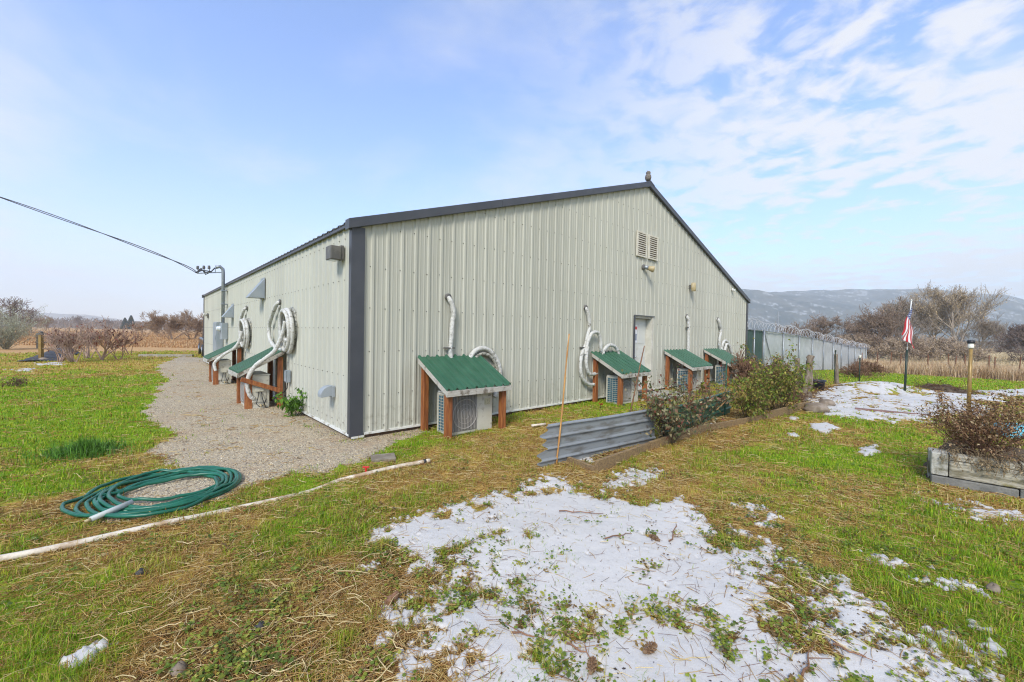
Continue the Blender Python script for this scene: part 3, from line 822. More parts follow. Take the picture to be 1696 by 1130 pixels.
fl = thing('flood_light', 'small dark twin flood light near the far end of the side wall', 'light', B(0, 16.2, 2.1), A - math.pi / 2)
MB().box(-.07, .07, -.06, -.024, -.09, .12).build('mount_box', M['bronze'], fl)
MB().lathe([(.03, 0), (.06, .06), (.08, .14), (.06, .15)], 12, Matrix.Translation((0, -.06, .02)) @ Matrix.Rotation(R(70), 4, 'X')).build('lamp_head', M['whitetrim'], fl)

# electric service
pn = thing('breaker_panel', 'tall grey electric panel cabinet on the side wall', 'electric panel', B(0, 12.3, .72), A - math.pi / 2)
MB().box(-.42, .42, -.22, -.024, 0, 1.08).build('cabinet', M['greybox'], pn, bevel=.01)
MB().box(-.39, .39, -.235, -.222, .03, 1.05).build('cabinet_door', M['greybox'], pn, bevel=.006)
MB().box(.3, .33, -.25, -.236, .45, .6).build('latch', M['galv'], pn)
mt = thing('electric_meter', 'grey meter box with round glass meter at the mast foot', 'electric meter', B(0, 11.05, 1.2), A - math.pi / 2)
MB().box(-.2, .2, -.2, -.024, 0, .56).build('meter_box', M['greybox'], mt, bevel=.01)
MB().lathe([(.1, 0), (.1, .03), (.085, .04), (.085, .10), (.05, .13)], 18, Matrix.Translation((0, -.2, .36)) @ Matrix.Rotation(R(90), 4, 'X')).build('meter_glass', M['glass'], mt, smooth=True)
ms = thing('service_mast', 'grey steel service mast with bent weatherhead rising above the side wall', 'mast', B(0, 11.1, 1.76), A - math.pi / 2)
MB().tube([(0, -.13, 0), (0, -.13, 1.72), (0, -.14, 1.82), (-.0, -.22, 1.90), (-.0, -.34, 1.86)], [.05, .05, .052, .056, .06], 12).build('mast_pipe', M['galv'], ms, smooth=True)
for z_ in (.62, 1.08): MB().box(-.08, .08, -.19, -.024, z_, z_ + .035).build('strap', M['galv'], ms)
ins = MB()
MB().tube([(0, -.12, 1.72), (0, -.5, 1.66), (0, -.84, 1.60)], .016, 6).box(-.012, .012, -.36, -.34, 1.68, 1.84).build('rack_arm', M['galv'], ms)
for dy, dz in ((-.5, 1.66), (-.64, 1.64), (-.8, 1.61)):
    MB().tube([(0, dy, dz), (0, dy - .02, dz + .16)], .012, 6).lathe([(.02, 0), (.05, .02), (.025, .04), (.05, .06), (.025, .08), (.045, .1), (.015, .12)], 10, Matrix.Translation((0, dy - .02, dz + .12))).build('insulator', M['bronze'], ms, smooth=True)
dl = MB()
for k_ in range(3):
    x_ = (k_ - 1) * .05
    dl.tube([(x_ * .5, -.36, 1.84), (x_, -.46, 1.7), (x_ * 2, -.6, 1.60 + .05 * k_), (x_ * 2.5, -.72, 1.80 - .05 * k_), (x_, -.86, 1.62)], .018, 6)
dl.build('drip_loop', M['wire'], ms, smooth=True)
# overhead cable
q0 = Vector(B(-.86, 11.1, 3.38)); cabl = []
q1 = Vector((-17.7, 14.1, CZ + 14.1 * .312)); q2 = Vector((-34, 13.0, 11.2))
for sgn in (-1, 1):
    pts = []
    for i in range(60):
        t = i / 59 * 1.9
        # quadratic through q0 (t=0), q1 (t=1), q2 (t=1.9)
        L0 = (t - 1) * (t - 1.9) / 1.9; L1 = t * (t - 1.9) / -.9; L2 = t * (t - 1) / (1.9 * .9)
        p = q0 * L0 + q1 * L1 + q2 * L2
        tw = t * 9
        p = p + Vector((0, math.cos(tw), math.sin(tw))) * .028 * sgn; pts.append(p)
    cabl.append(pts)
cb = MB(); [cb.tube(p, .014, 6) for p in cabl]
tag(cb.build('overhead_cable', M['wire'], None, smooth=True), 'twisted dark overhead power cable running from the mast to upper left', 'cable')
bx_ = thing('disconnect_box', 'small grey disconnect box on the wall right of the nearer side shelter', 'junction box', B(0, 3.12, .52), A - math.pi / 2)
MB().box(-.07, .07, -.1, -.024, 0, .24).build('box_body', M['greybox'], bx_, bevel=.006)
MB().box(-.075, .075, -.112, -.101, .02, .23).build('box_cover', M['greybox'], bx_, bevel=.004)
MB().tube([(0, -.06, 0), (-.01, -.07, -.12), (-.12, -.09, -.2), (-.3, -.2, -.28)], .01, 6).build('cord', M['black'], bx_)


# ------------------------------------------------------------------ shelters and condensers
def make_shelter(label, loc, rz, w_, group, hb=1.16, hf=.735, dep=.84, pin=.03, brace=False, mount_posts=True):
    t = thing('equipment_shelter', label, 'shelter', loc, rz, group)
    sl = (hb - hf) / dep
    # roof sheet, ribs run down the slope
    m_ = MB(); n_ = 7; pt = w_ / n_; prof = [(0, 0)]
    for i in range(n_ + 1):
        c = min(max(i * pt, .03), w_ - .03); prof += [(c - .026, 0), (c - .013, .03), (c + .013, .03), (c + .026, 0)]
        if i < n_: prof += [(c + pt * .4, 0), (c + pt * .42, .004), (c + pt * .58, .004), (c + pt * .6, 0)]
    prof = sorted(set(prof)); prof.append((w_, 0))
    for s_, d in prof:
        m_.v.append((s_, -.02, hb + d)); m_.v.append((s_, -dep - .03, hf - sl * .03 + d))
    for i in range(len(prof) - 1): m_.f.append((2 * i, 2 * i + 1, 2 * i + 3, 2 * i + 2))
    m_.build('roof', M['green'], t, solid=.006)
    th = .085
    for x0 in (.0, w_ - .04):
        MB().prism([(-.04, hb - th - .012), (-dep, hf - th - .006), (-dep, hf - .008), (-.04, hb - .012)], 'x', x0, x0 + .04).build('rafter', M['whitewood'], t, bevel=.003)
    MB().box(-.003, w_ * .7, -dep - .04, -dep - .002, hf - .105, hf - .018).build('fascia', M['whitewood'], t, bevel=.003)
    MB().box(w_ * .7 + .004, w_ + .003, -dep - .04, -dep - .002, hf - .10, hf - .022).build('fascia', M['whitewood'], t, bevel=.003)
    for x0 in (.05, w_ - .14):
        for y0, y1 in ((-.14, -.05), (-dep + pin, -dep + pin + (.09 if pin < .05 else .12))):
            z_ = hb + sl * ((y0 + y1) / 2) - .09
            MB().box(x0, x0 + .09, y0, y1, -.1, z_ - .015).build('post', M['cedar'], t, bevel=.004)
    if brace:
        MB().beam((w_ + .02, -dep + .02, hf - .13), (w_ + .02, -.1, .33), .03, .085).build('brace', M['cedar'], t, bevel=.003)
    return t


def make_ac(label, loc, rz, group, w_=.72, d=.3, h=.6):
    """fan front faces -y; origin at bottom back left"""
    t = thing('air_conditioner', label, 'air conditioner', loc, rz, group)
    MB().box(.0, w_, -d, -.012, .05, h).build('casing', M['acbody'], t, bevel=.012)
    MB().box(-.006, w_ + .006, -d - .006, .0, h + .001, h + .022).build('top_cover', M['acbody'], t, bevel=.006)
    for fx in (.06, w_ - .16): MB().box(fx, fx + .1, -d + .01, -.02, -.0, .05).build('foot_rail', M['galv'], t)
    cx, cz, r_ = .27, h * .53, .225
    MB().box(.035, .5, -d - .004, -d - .0005, .1, h - .03).build('grille_panel', M['acgrille'], t)
    gr = MB()
    for k in range(16):
        x = cx - .21 + k * .028; gr.box(x - .0025, x + .0025, -d - .016, -d - .008, .11, h - .045)
    for r2 in (r_, .15, .08):
        gr.tube([(cx + r2 * math.cos(a), -d - .012, cz + r2 * math.sin(a)) for a in np.linspace(0, 2 * math.pi, 28)[:-1]], .004 if r2 < r_ else .008, 5, closed=True)
    gr.build('fan_guard', mat_guard, t)
    MB().lathe([(.05, 0), (.05, .004), (.02, .006)], 14, Matrix.Translation((cx, -d - .005, cz)) @ Matrix.Rotation(R(90), 4, 'X')).build('fan_hub', M['acgrille'], t)
    # left side: finned coil behind a wire guard
    MB().box(-.008, -.001, -d + .03, -.03, .09, h - .03).build('coil_fins', M['fins'], t)
    g2 = MB()
    for k in range(13): z = .1 + k * (h - .14) / 12; g2.box(-.016, -.009, -d + .02, -.02, z - .003, z + .003)
    for k in range(5): y = -d + .03 + k * (d - .06) / 4; g2.box(-.016, -.0095, y - .002, y + .002, .1, h - .04)
    g2.box(-.018, -.0, -d, -d + .022, .06, h - .005).box(-.018, 0, -.022, -.0, .06, h - .005).box(-.018, 0, -d + .022, -.022, h - .03, h - .005)
    g2.build('side_guard', M['acbody'], t)
    # rating labels at the right of the front
    MB().box(w_ - .17, w_ - .05, -d - .004, -d - .001, h - .22, h - .12).build('rating_label', M['tan_label'], t)
    MB().box(w_ - .09, w_ - .04, -d - .004, -d - .001, h - .085, h - .065).build('badge', M['acgrille'], t)
    # right side: service cover, valves and cords
    MB().box(w_ + .001, w_ + .02, -d + .05, -.08, .18, .5).build('service_cover', M['acbody'], t, bevel=.006)
    MB().box(w_ + .021, w_ + .045, -d + .09, -.12, .39, .46).build('cord_cover', M['acbody'], t, bevel=.005)
    vl = MB()
    for y in (-.17, -.11): vl.tube([(w_ + .0, y, .13), (w_ + .05, y, .13), (w_ + .08, y, .1)], .014, 8)
    vl.build('valve', M['tan'], t, smooth=True)
    MB().tube([(w_ + .03, -.2, .39), (w_ + .06, -.22, .28), (w_ + .07, -.25, .16), (w_ + .06, -.2, .1), (w_ + .05, -.12, .12), (w_ + .06, -.08, .24)], .008, 6).tube(
        [(w_ + .03, -.16, .39), (w_ + .07, -.15, .26), (w_ + .09, -.1, .08), (w_ + .06, -.02, .05)], .009, 6).build('cord', M['black'], t, smooth=True)
    return t


mat_guard = mat('guard_grey', (.36, .34, .31), .5)
M['tan_label'] = mat('label_yellow', (.5, .46, .3), .6, col2=(.3, .28, .2), scale=60, lo=.5, hi=.6)
gsh = 'lean-to shelters over the outdoor condensers'; gac = 'outdoor condensers under lean-to shelters'
for u0, w_, lb, la in ((1.02, 1.24, 'green metal lean-to shelter on cedar posts nearest the charcoal building corner', 'cream outdoor condenser with round fan grille under the nearest gable shelter'),
                       (5.53, 1.22, 'green metal lean-to shelter just left of the white door', 'cream condenser with blue side fins just left of the white door'),
                       (9.02, 1.34, 'green metal lean-to shelter just right of the white door', 'cream condenser with blue side fins just right of the white door'),
                       (11.75, 1.36, 'green metal lean-to shelter nearest the right end of the gable wall', 'cream condenser with blue side fins nearest the right end of the gable wall')):
    make_shelter(lb, B(u0, -.026), A, w_, gsh)
    make_ac(la, B(u0 + .19, -.37, -.05), A, gac, h=.68, w_=.82, d=.33)
make_shelter('green metal lean-to with a diagonal brace on the side wall', B(-.026, 4.40), A - math.pi / 2, 1.04, gsh, dep=.80, pin=.10, brace=True)
make_ac('dirty cream condenser with hanging cords beneath the diagonal braced shelter', B(-.30, 4.28, -.05), A - math.pi / 2, gac, h=.70, w_=.86, d=.36)
make_shelter('green metal lean-to below the electric panel on the side wall', B(-.026, 9.0), A - math.pi / 2, 1.05, gsh, dep=.80, pin=.10)
make_ac('cream condenser beneath the side shelter by the electric panel', B(-.30, 8.88, -.05), A - math.pi / 2, gac, h=.70, w_=.86, d=.36)


# ------------------------------------------------------------------ wrapped line sets
def smooth_path(pts, n=6):
    P = [Vector(p) for p in pts]; out = []
    for i in range(len(P) - 1):
        a, b, c, d = P[max(i - 1, 0)], P[i], P[i + 1], P[min(i + 2, len(P) - 1)]
        for k in range(n):
            t = k / n
            out.append(.5 * ((2 * b) + (c - a) * t + (2 * a - 5 * b + 4 * c - d) * t * t + (3 * b - a - 3 * c + d) * t ** 3))
    out.append(P[-1]); return out


def wrap_tube(m_, pts, r, n=10, seed=0):
    p = smooth_path(pts, 13); rg = random.Random(seed)
    rs = [r * (.95 + .05 * math.sin(i * .33 + 2 * math.sin(i * .13)) + .03 * math.sin(i * 1.3) + rg.uniform(-.045, .045)) for i in range(len(p))]
    return m_.tube(p, rs, n)


def lineset(label, loc, rz, paths, r=.042, coil=None, collar=None, clamp=None):
    t = thing('insulated_line', label, 'insulated line', loc, rz, 'white wrapped refrigerant lines on the walls')
    m_ = MB()
    for i, p in enumerate(paths): wrap_tube(m_, p, r, seed=i)
    m_.build('wrapped_tube', M['wrap'], t, smooth=True)
    if coil:
        for i, (c, rx, rz_, n_, tilt, mt_) in enumerate(coil):
            cm_ = MB()
            for k in range(n_):
                pts = []
                for a in np.linspace(0, 2 * math.pi, 49)[:-1]:
                    rr_ = 1 - .07 * k + .03 * math.sin(3 * a + k) + random.uniform(-.008, .008)
                    pts.append((c[0] + rx * rr_ * math.cos(a), c[1] - .03 - .055 * k + tilt * math.sin(a), c[2] + rz_ * rr_ * math.sin(a)))
                cm_.tube(pts, [r * (1 - .08 * k) * (.92 + .05 * math.sin(q_ * .7) + random.uniform(-.045, .045)) for q_ in range(len(pts))], 9, closed=True)
            cm_.build('coil', M[mt_], t, smooth=True)
    if collar:
        MB().lathe([(.035, 0), (.062, .0), (.062, .022), (.035, .03)], 16, Matrix.Translation((collar[0], -.027, collar[1])) @ Matrix.Rotation(R(90), 4, 'X')).build('wall_collar', M['bronze'], t, smooth=True)
    if clamp:
        for cxx, czz, wd in clamp: MB().box(cxx - wd, cxx + wd, -.10, -.024, czz - .012, czz + .012).build('clamp', M['bronze'], t)
    return t


lc, rz = gframe(1.6)
lineset('single white wrapped line dropping behind the nearest gable shelter', lc, rz,
        [[(-.02, .02, 2.15), (-.01, -.06, 2.12), (.05, -.075, 1.98), (.075, -.07, 1.82), (.05, -.07, 1.75), (.035, -.07, 1.45), (.02, -.065, 1.28), (.05, -.06, 1.05), (.1, -.06, .8)]],
        collar=(-.02, 2.15), clamp=[(.0, 1.3, .09)])
lineset('white wrapped coil arching behind the nearest green shelter roof', lc, rz, [[(.38, -.06, .75), (.42, -.07, 1.1), (.58, -.08, 1.27), (.8, -.09, 1.27), (1.0, -.1, 1.1), (1.1, -.1, .85), (1.08, -.1, .6), (.95, -.12, .4)]],
        coil=[((.74, 0, .86), .31, .36, 2, .01, 'foil')])
lc, rz = gframe(5.25)
lineset('white wrapped line looping in long strands left of the white door', lc, rz,
        [[(.06, .02, 2.19), (.06, -.06, 2.15), (.13, -.07, 1.98), (.17, -.07, 1.75), (.12, -.07, 1.6), (.04, -.07, 1.35), (-.06, -.07, 1.2), (-.14, -.08, .95), (-.12, -.09, .68), (.02, -.09, .5), (.2, -.1, .42), (.4, -.12, .42)],
         [(.04, -.13, 1.3), (.0, -.13, 1.1), (.0, -.13, .9), (.08, -.13, .72), (.22, -.13, .66), (.42, -.13, .68)],
         [(-.02, -.12, 1.12), (.05, -.12, 1.4), (.2, -.12, 1.6), (.42, -.12, 1.62), (.54, -.12, 1.45), (.56, -.12, 1.25), (.64, -.1, 1.14), (.8, -.1, 1.05)],
         [(.62, -.13, 1.06), (.7, -.13, 1.24), (.9, -.13, 1.33), (1.15, -.13, 1.28), (1.3, -.13, 1.1)]],
        collar=(.06, 2.19), clamp=[(.0, 1.28, .12)])
lc, rz = gframe(10.45)
lineset('straight white wrapped line above the shelter right of the white door', lc, rz,
        [[(0, .02, 2.22), (0, -.06, 2.18), (.06, -.07, 2.05), (.08, -.07, 1.85)], [(.07, -.07, 1.85), (.08, -.07, 1.5), (.08, -.07, 1.1), (.09, -.07, .7)]], r=.05, collar=(0, 2.22), clamp=[(.05, 1.86, .09)])
lc, rz = gframe(12.9)
lineset('white wrapped line arching over the last gable shelter on the right', lc, rz,
        [[(0, .02, 2.22), (0, -.06, 2.18), (.1, -.07, 2.0), (.22, -.07, 1.84), (.14, -.07, 1.6), (.1, -.07, 1.35), (.18, -.07, 1.15), (.2, -.07, .9)],
         [(.22, -.12, 1.0), (.25, -.12, 1.3), (.45, -.12, 1.45), (.75, -.12, 1.38), (1.05, -.12, 1.12), (1.15, -.12, .8)],
         [(.32, -.18, 1.1), (.45, -.18, 1.32), (.7, -.18, 1.26), (.95, -.18, 1.0)]], r=.05, collar=(0, 2.22))
lc, rz = sframe(3.05)
lineset('large white wrapped coil with a tail over the nearer side shelter', lc, rz,
        [[(-.85, .0, 2.14), (-.9, -.08, 2.1), (-1.25, -.10, 1.85), (-1.5, -.10, 1.6), (-1.4, -.10, 1.35), (-1.0, -.10, 1.2), (-.55, -.10, 1.15), (-.1, -.12, 1.2), (.15, -.14, 1.38)],
         [(.06, -.14, 1.72), (-.02, -.18, 1.45), (-.12, -.28, 1.15), (-.2, -.42, 1.0), (-.28, -.6, .82), (-.33, -.70, .55), (-.34, -.66, .3), (-.36, -.58, .2)]],
        r=.041, coil=[((.0, 0, 1.58), .36, .40, 2, .02, 'foil'), ((.08, -.08, 1.55), .34, .41, 2, -.02, 'wrap')], collar=(-.85, 2.14))
lc, rz = sframe(7.1)
lineset('white wrapped coil with a tail over the shelter by the electric panel', lc, rz,
        [[(-.45, 0, 2.15), (-.5, -.08, 2.1), (-.8, -.1, 1.88), (-.9, -.1, 1.7)],
         [(-.45, -.14, 1.5), (-.5, -.2, 1.2), (-.6, -.3, 1.02), (-.75, -.5, .85), (-.85, -.7, .62), (-.8, -.68, .4)]],
        r=.041, coil=[((-.35, 0, 1.48), .46, .36, 2, .02, 'foil'), ((-.22, -.08, 1.45), .42, .38, 2, -.02, 'wrap')], collar=(-.45, 2.15))


# ------------------------------------------------------------------ yard objects
def gz1(x, y): return float(ground_z(x, y)[0])


# coiled hose
cc = np.array([-2.62 - .62, 3.85]); ax1 = np.array([.80, .60]); ax2 = np.array([-.60, .80])
hp0, hp1, hp2, hp3 = G(118, 852), G(399, 788), G(318, 776), G(235, 868)
hc = (hp0 + hp1) / 2; e1 = (hp1 - hp0); L1_ = e1.length / 2 * .9; e1.normalize(); e2 = Vector((-e1.y, e1.x, 0))
L2_ = .5 * abs((hp2 - hp3).dot(e2)); hc = hc + e2 * ((hp2 + hp3) / 2 - hc).dot(e2)
ct = thing('hose_coil', 'green garden hose coiled in loose loops on the gravel edge', 'hose', tuple(hc))
hm = MB(); rg = random.Random(5); pts = []
turns = 9
for i in range(turns * 44):
    a = 2 * math.pi * i / 44; k = i / 44
    s1 = 1 - .07 * ((k * 1.31) % 3.2) - .04 * math.sin(k * 2.3) + .02 * math.sin(a * 2 + k)
    s2 = .98 - .10 * ((k * 1.7) % 3.6) - .05 * math.sin(k * 1.3)
    if 7.2 < k < 8.4: s1 *= .72; s2 *= .66
    off = e1 * (.09 * math.sin(k * 1.9)) + e2 * (.05 * math.sin(k * 2.7 + 1))
    p = e1 * (L1_ * s1 * math.cos(a)) + e2 * (L2_ * s2 * math.sin(a)) + off
    x, y = hc.x + p.x, hc.y + p.y
    p.z = gz1(x, y) - hc.z + .022 + .006 * (k % 5) + .012 * abs(math.sin(a * 1.5 + k * 2))
    pts.append(p)
hm.tube(pts, .0155, 8); hm.build('hose_tube', M['hose'], ct, smooth=True)
a_, b_ = G(150, 871), G(219, 848)
MB().tube([a_ - hc + Vector((0, 0, .05)), b_ - hc + Vector((0, 0, .085))], .022, 10).build('hose_sleeve', M['greypvc'], ct, smooth=True)
MB().tube([a_ - hc + Vector((-.0, 0, .05)), a_ - hc + (a_ - b_) * .12 + Vector((0, 0, .045))], .014, 8).build('brass_fitting', M['tan'], ct, smooth=True)

# long pipe
pp = [(-150, 953), (0, 930), (130, 903), (280, 869), (330, 857), (400, 841), (510, 813), (560, 797), (600, 790), (650, 779), (705, 769)]
pl = []
for i, q in enumerate(pp):
    p = G(*q); pl.append(Vector((p.x, p.y, gz1(p.x, p.y) + (.018, .02, .024, .022, .016, .009, -.002, .004, .012, .018, .023)[i])))
pt_ = thing('water_pipe', 'long white plastic pipe lying across the grass', 'pipe', tuple(pl[5]))
o_ = pl[5]
MB().tube(smooth_path([p - o_ for p in pl], 5), .024, 12).build('pipe_tube', M['pvc'], pt_, smooth=True)
dd = (pl[-1] - pl[-2]).normalized()
MB().tube([pl[-1] - o_ - dd * .03, pl[-1] - o_ + dd * .0], .029, 12).build('pipe_coupling', M['black'], pt_, smooth=True)
MB().tube([pl[-1] - o_, pl[-1] - o_ + dd * .05], .026, 12).build('end_cap', M['pvc'], pt_, smooth=True)
vp = G(606, 787); vz = gz1(vp.x, vp.y)
MB().tube([vp - o_ + Vector((0, 0, .02)), vp - o_ + Vector((0, 0, .075))], .012, 8).box(vp.x - o_.x - .035, vp.x - o_.x + .035, vp.y - o_.y - .012, vp.y - o_.y + .012, vz - o_.z + .07, vz - o_.z + .085).build('valve_handle', M['red'], pt_, bevel=.003)
p = G(892, 709)
tag(MB().tube([(-.12, -.03, 0), (.0, 0, .01), (.12, .05, .015)], .022, 10).build('pipe_offcut', M['pvc'], None, smooth=True, loc=(p.x, p.y, gz1(p.x, p.y) + .03)), 'short white pipe offcut in the grass below the gable wall', 'pipe')
p = G(634, 762)
tag(MB().prism([(-.15, -.11), (.13, -.13), (.16, .1), (-.12, .13)], 'z', -.02, .045).build('stepping_stone', M['slab'], None, bevel=.008, loc=(p.x, p.y, gz1(p.x, p.y)), rz=.5), 'brown square stepping stone near the building corner', 'stone')
p = G(995, 677)
rf_ = thing('artificial_flower', 'red flower on the grass before the shelter left of the door', 'flower', (p.x, p.y, gz1(p.x, p.y)))
fm = MB()
for i in range(9):
    a = i * 2.4; fm.grid(lambda s_, t_: (s_ * .05 * math.cos(a + (t_ - .5) * .9), s_ * .05 * math.sin(a + (t_ - .5) * .9), .07 + .03 * s_ + .01 * (i % 3)), 2, 2)
fm.build('petals', M['red'], rf_); MB().tube([(0, 0, -.02), (0, 0, .08)], .005, 5).build('stem', M['polegreen'], rf_)


# corrugated sheets on edge
def edge_sheet(name, label, p0, p1, h, m_, waves, lean, ragged=False):
    p0, p1 = Vector(p0), Vector(p1); d = (p1 - p0); L = d.length; d.normalize(); n_ = Vector((d.y, -d.x, 0))
    mm = MB(); NU, NV = 40, 64

    def fn(s_, t_):
        z = -.03 + t_ * h * (1 + .006 * math.sin(s_ * 9))
        ph = (t_ * waves) % 1.0
        c = .024 * (1 if ph > .80 else 0) if ph < .92 else .024 * (1 - (ph - .92) / .08)
        if .74 < ph <= .80: c = .024 * (ph - .74) / .06
        bend = .008 * math.sin(s_ * 5 + .6) * t_ + lean * t_
        e = s_ * L
        if ragged: e += (1 - s_) ** 14 * (.045 * math.sin(t_ * 31) + .035 * math.sin(t_ * 13 + 1) - .12 * (1 - t_))
        q = d * e + n_ * (c + bend)
        return (q.x, q.y, z)
    mm.grid(fn, NU, NV)
    o = mm.build(name, m_, None, solid=.004, loc=(p0.x, p0.y, float(terr(p0.x, p0.y))))
    return o


s0, s1 = G(905, 774), G(1084, 734)
tag(edge_sheet('corrugated_sheet', '', s0, s1, .53, M['sheetgrey'], 4.0, -.01, True), 'grey corrugated metal sheet standing on edge as garden edging', 'metal sheet', 'metal sheets edging the rose bed')
s2, s3 = G(1092, 731), G(1209, 684)
tag(edge_sheet('corrugated_sheet', '', s2, s3, .50, M['sheetgreen'], 3.0, .02), 'dark green metal sheet standing on edge behind the rose bushes', 'metal sheet', 'metal sheets edging the rose bed')

# bed timbers
bp = [(985, 784), (1075, 748), (1175, 713), (1262, 697), (1340, 678), (1352, 672)]
for i in range(4):
    a, b = G(*bp[i]), G(*bp[i + 1]); d = (b - a).normalized(); a = a + d * .02; b = b - d * .02
    z0 = (.05, .03, .02, .04)[i]
    o = MB().beam(Vector((0, 0, z0)), Vector((b.x - a.x, b.y - a.y, z0 + (-.015, .0, .01, .03)[i])), .045, .17).build('bed_board', M['timber'], None, bevel=.006, loc=(a.x, a.y, gz1(a.x, a.y)))
    tag(o, ('weathered timber board at the near end of the rose bed', 'half buried timber board beside the first rose bush', 'half buried timber board in the middle of the rose bed', 'timber board at the far end of the rose bed by rocks')[i], 'board', 'timber boards edging the rose bed')
a = G(985, 784); b = G(935, 764)
tag(MB().beam((0, 0, .02), (b.x - a.x, b.y - a.y, .02), .04, .1).build('bed_board', M['timber'], None, bevel=.006, loc=(a.x, a.y, gz1(a.x, a.y))), 'short end board closing the near end of the rose bed', 'board', 'timber boards edging the rose bed')


def at_depth(px, py, Y): d = ray(px, py); return Vector(d * (Y / d[1])) + Vector((0, 0, CZ))


def stake(name, label, cat, b, t, r0, r1, m_, knots=0, grp=None, dY=0):
    P = G(*b); Q = at_depth(t[0], t[1], P.y + dY); o = Q - P
    n_ = 14; rs = []
    pts = []
    for i in range(n_ + 1):
        k = i / n_; pts.append(o * k + Vector((math.sin(k * 5) * .006, 0, 0)) - Vector((0, 0, .05 if i == 0 else 0)))
        rs.append((r0 + (r1 - r0) * k) * (1.22 if knots and i % 3 == 0 else 1))
    return tag(MB().tube(pts, rs, 8).build(name, m_, None, smooth=True, loc=tuple(P)), label, cat, grp)


stake('bamboo_stake', 'tall tan bamboo stake at the near end of the grey sheet', 'stake', (921, 771), (943.5, 553), .011, .008, M['bamboo'], 1)
stake('bamboo_stake', 'leaning dark bamboo stake in front of the white door', 'stake', (1032, 733), (1068, 573), .011, .008, M['darkcane'], 1)
stake('rusty_rod', 'short rusty rod leaning on the grey sheet', 'rod', (987, 749), (997, 695), .013, .013, M['rust'])
stake('garden_stake', 'green coated stake before the rightmost gable shelter', 'stake', (1200, 690), (1204, 598), .016, .014, M['sheetgreen'])
stake('bamboo_stake', 'thin tan cane leaning diagonally across the green sheet', 'stake', (1171, 693), (1233, 636), .009, .007, M['bamboo'], 1)

# rocks
for q, s_, lb in (((1350, 683), .21, 'larger rounded brown rock at the far end of the bed'), ((1368, 672), .15, 'smaller grey rock behind the larger rounded rock')):
    p = G(*q); mm = MB()

    def fr(s0_, t0_, s_=s_):
        a = s0_ * 2 * math.pi; b = (t0_ - .5) * math.pi
        x, y, z = math.cos(a) * math.cos(b), math.sin(a) * math.cos(b), math.sin(b)
        k = 1 + .12 * math.sin(3 * x + 2 * y) + .07 * math.sin(5 * z + 4 * x)
        return (x * s_ * 1.15 * k, y * s_ * .9 * k, z * s_ * .62 * k)
    mm.grid(fr, 20, 12)
    tag(mm.build('rock', M['rock'], None, smooth=True, loc=(p.x, p.y, gz1(p.x, p.y) + .07)), lb, 'rock', 'rocks at the end of the bed')

# old wooden posts


def old_post(label, b, pts, rs, name='wooden_post'):
    P = G(*b); mm = MB()
    for pl_, rr_ in zip(pts, rs): mm.tube(smooth_path(pl_, 4), [rr_ * (1 + .1 * math.sin(i * 1.7)) for i in range(len(smooth_path(pl_, 4)))], 9)
    return tag(mm.build(name, M['postwood'], None, smooth=True, loc=tuple(P)), label, 'post', 'old wooden posts beyond the roses')


old_post('flat topped weathered post nearest the last rose bush', (1319, 654), [[(0, 0, -.1), (.01, 0, .5), (-.01, 0, 1.02)], [(.12, .02, -.1), (.12, .02, .5), (.13, .02, .8)]], [.07, .05])
old_post('gnarled forked driftwood post with splitting top', (1336, 659), [[(-.08, 0, -.1), (-.05, 0, .3), (.04, 0, .75), (.06, 0, 1.12)], [(.07, .05, -.1), (.1, .05, .4), (.08, .05, .9), (.13, .05, 1.12)], [(-.02, 0, .6), (.02, -.03, .9), (0, 0, 1.1)]], [.07, .075, .045])
old_post('leaning split post beside the snowy patch', (1387, 641), [[(0, 0, -.1), (-.05, 0, .6), (-.09, 0, 1.08)]], [.055])
P = G(1381, 642)
tag(MB().tube([(0, 0, -.1), (.02, 0, 1.15)], .014, 6).tube([(.02, 0, 1.15), (.02, 0, 1.22)], .022, 8).build('garden_stake', M['polegreen'], None, loc=tuple(P)), 'thin green stake beside the leaning split post', 'stake')

# black pot with dead plant
P = G(1353, 647)
pot = thing('plant_pot', 'large black plastic pot with a dead plant', 'plant pot', tuple(P))
MB().lathe([(.17, 0), (.2, .28), (.225, .29), (.225, .33), (.2, .33), (.19, .27), (.15, .25)], 20).build('container', M['potblack'], pot, smooth=True)


def twig_bush(n, h, spread, rg, r=.004, levels=2, curl=.3, up=.6):
    """multi stem twiggy plant: list of segments"""
    P0, P1, r0, r1 = [], [], [], []

    def stem(p, d, L, rad, lev):
        k = 5
        for i in range(k):
            d = d + rg.normal(size=3) * curl * .35; d[2] += .05 * up; d /= np.linalg.norm(d)
            q = p + d * L / k
            P0.append(p); P1.append(q); r0.append(rad * (1 - .6 * i / k)); r1.append(rad * (1 - .6 * (i + 1) / k)); p = q
            if lev > 0 and i >= 1 and rg.random() < .75:
                dd_ = d + rg.normal(size=3) * .7; dd_ /= np.linalg.norm(dd_); stem(p, dd_, L * rg.uniform(.3, .5), rad * .6, lev - 1)
    for i in range(n):
        a = rg.uniform(0, 2 * math.pi); t = rg.uniform(.1, 1) ** .7
        d = np.array([math.cos(a) * spread * t, math.sin(a) * spread * t, 1.0]); d /= np.linalg.norm(d)
        stem(np.array([math.cos(a) * .06 * t, math.sin(a) * .06 * t, -.02]), d, h * rg.uniform(.65, 1.05) / max(d[2], .35), r, levels)
    return np.array(P0), np.array(P1), np.array(r0), np.array(r1)


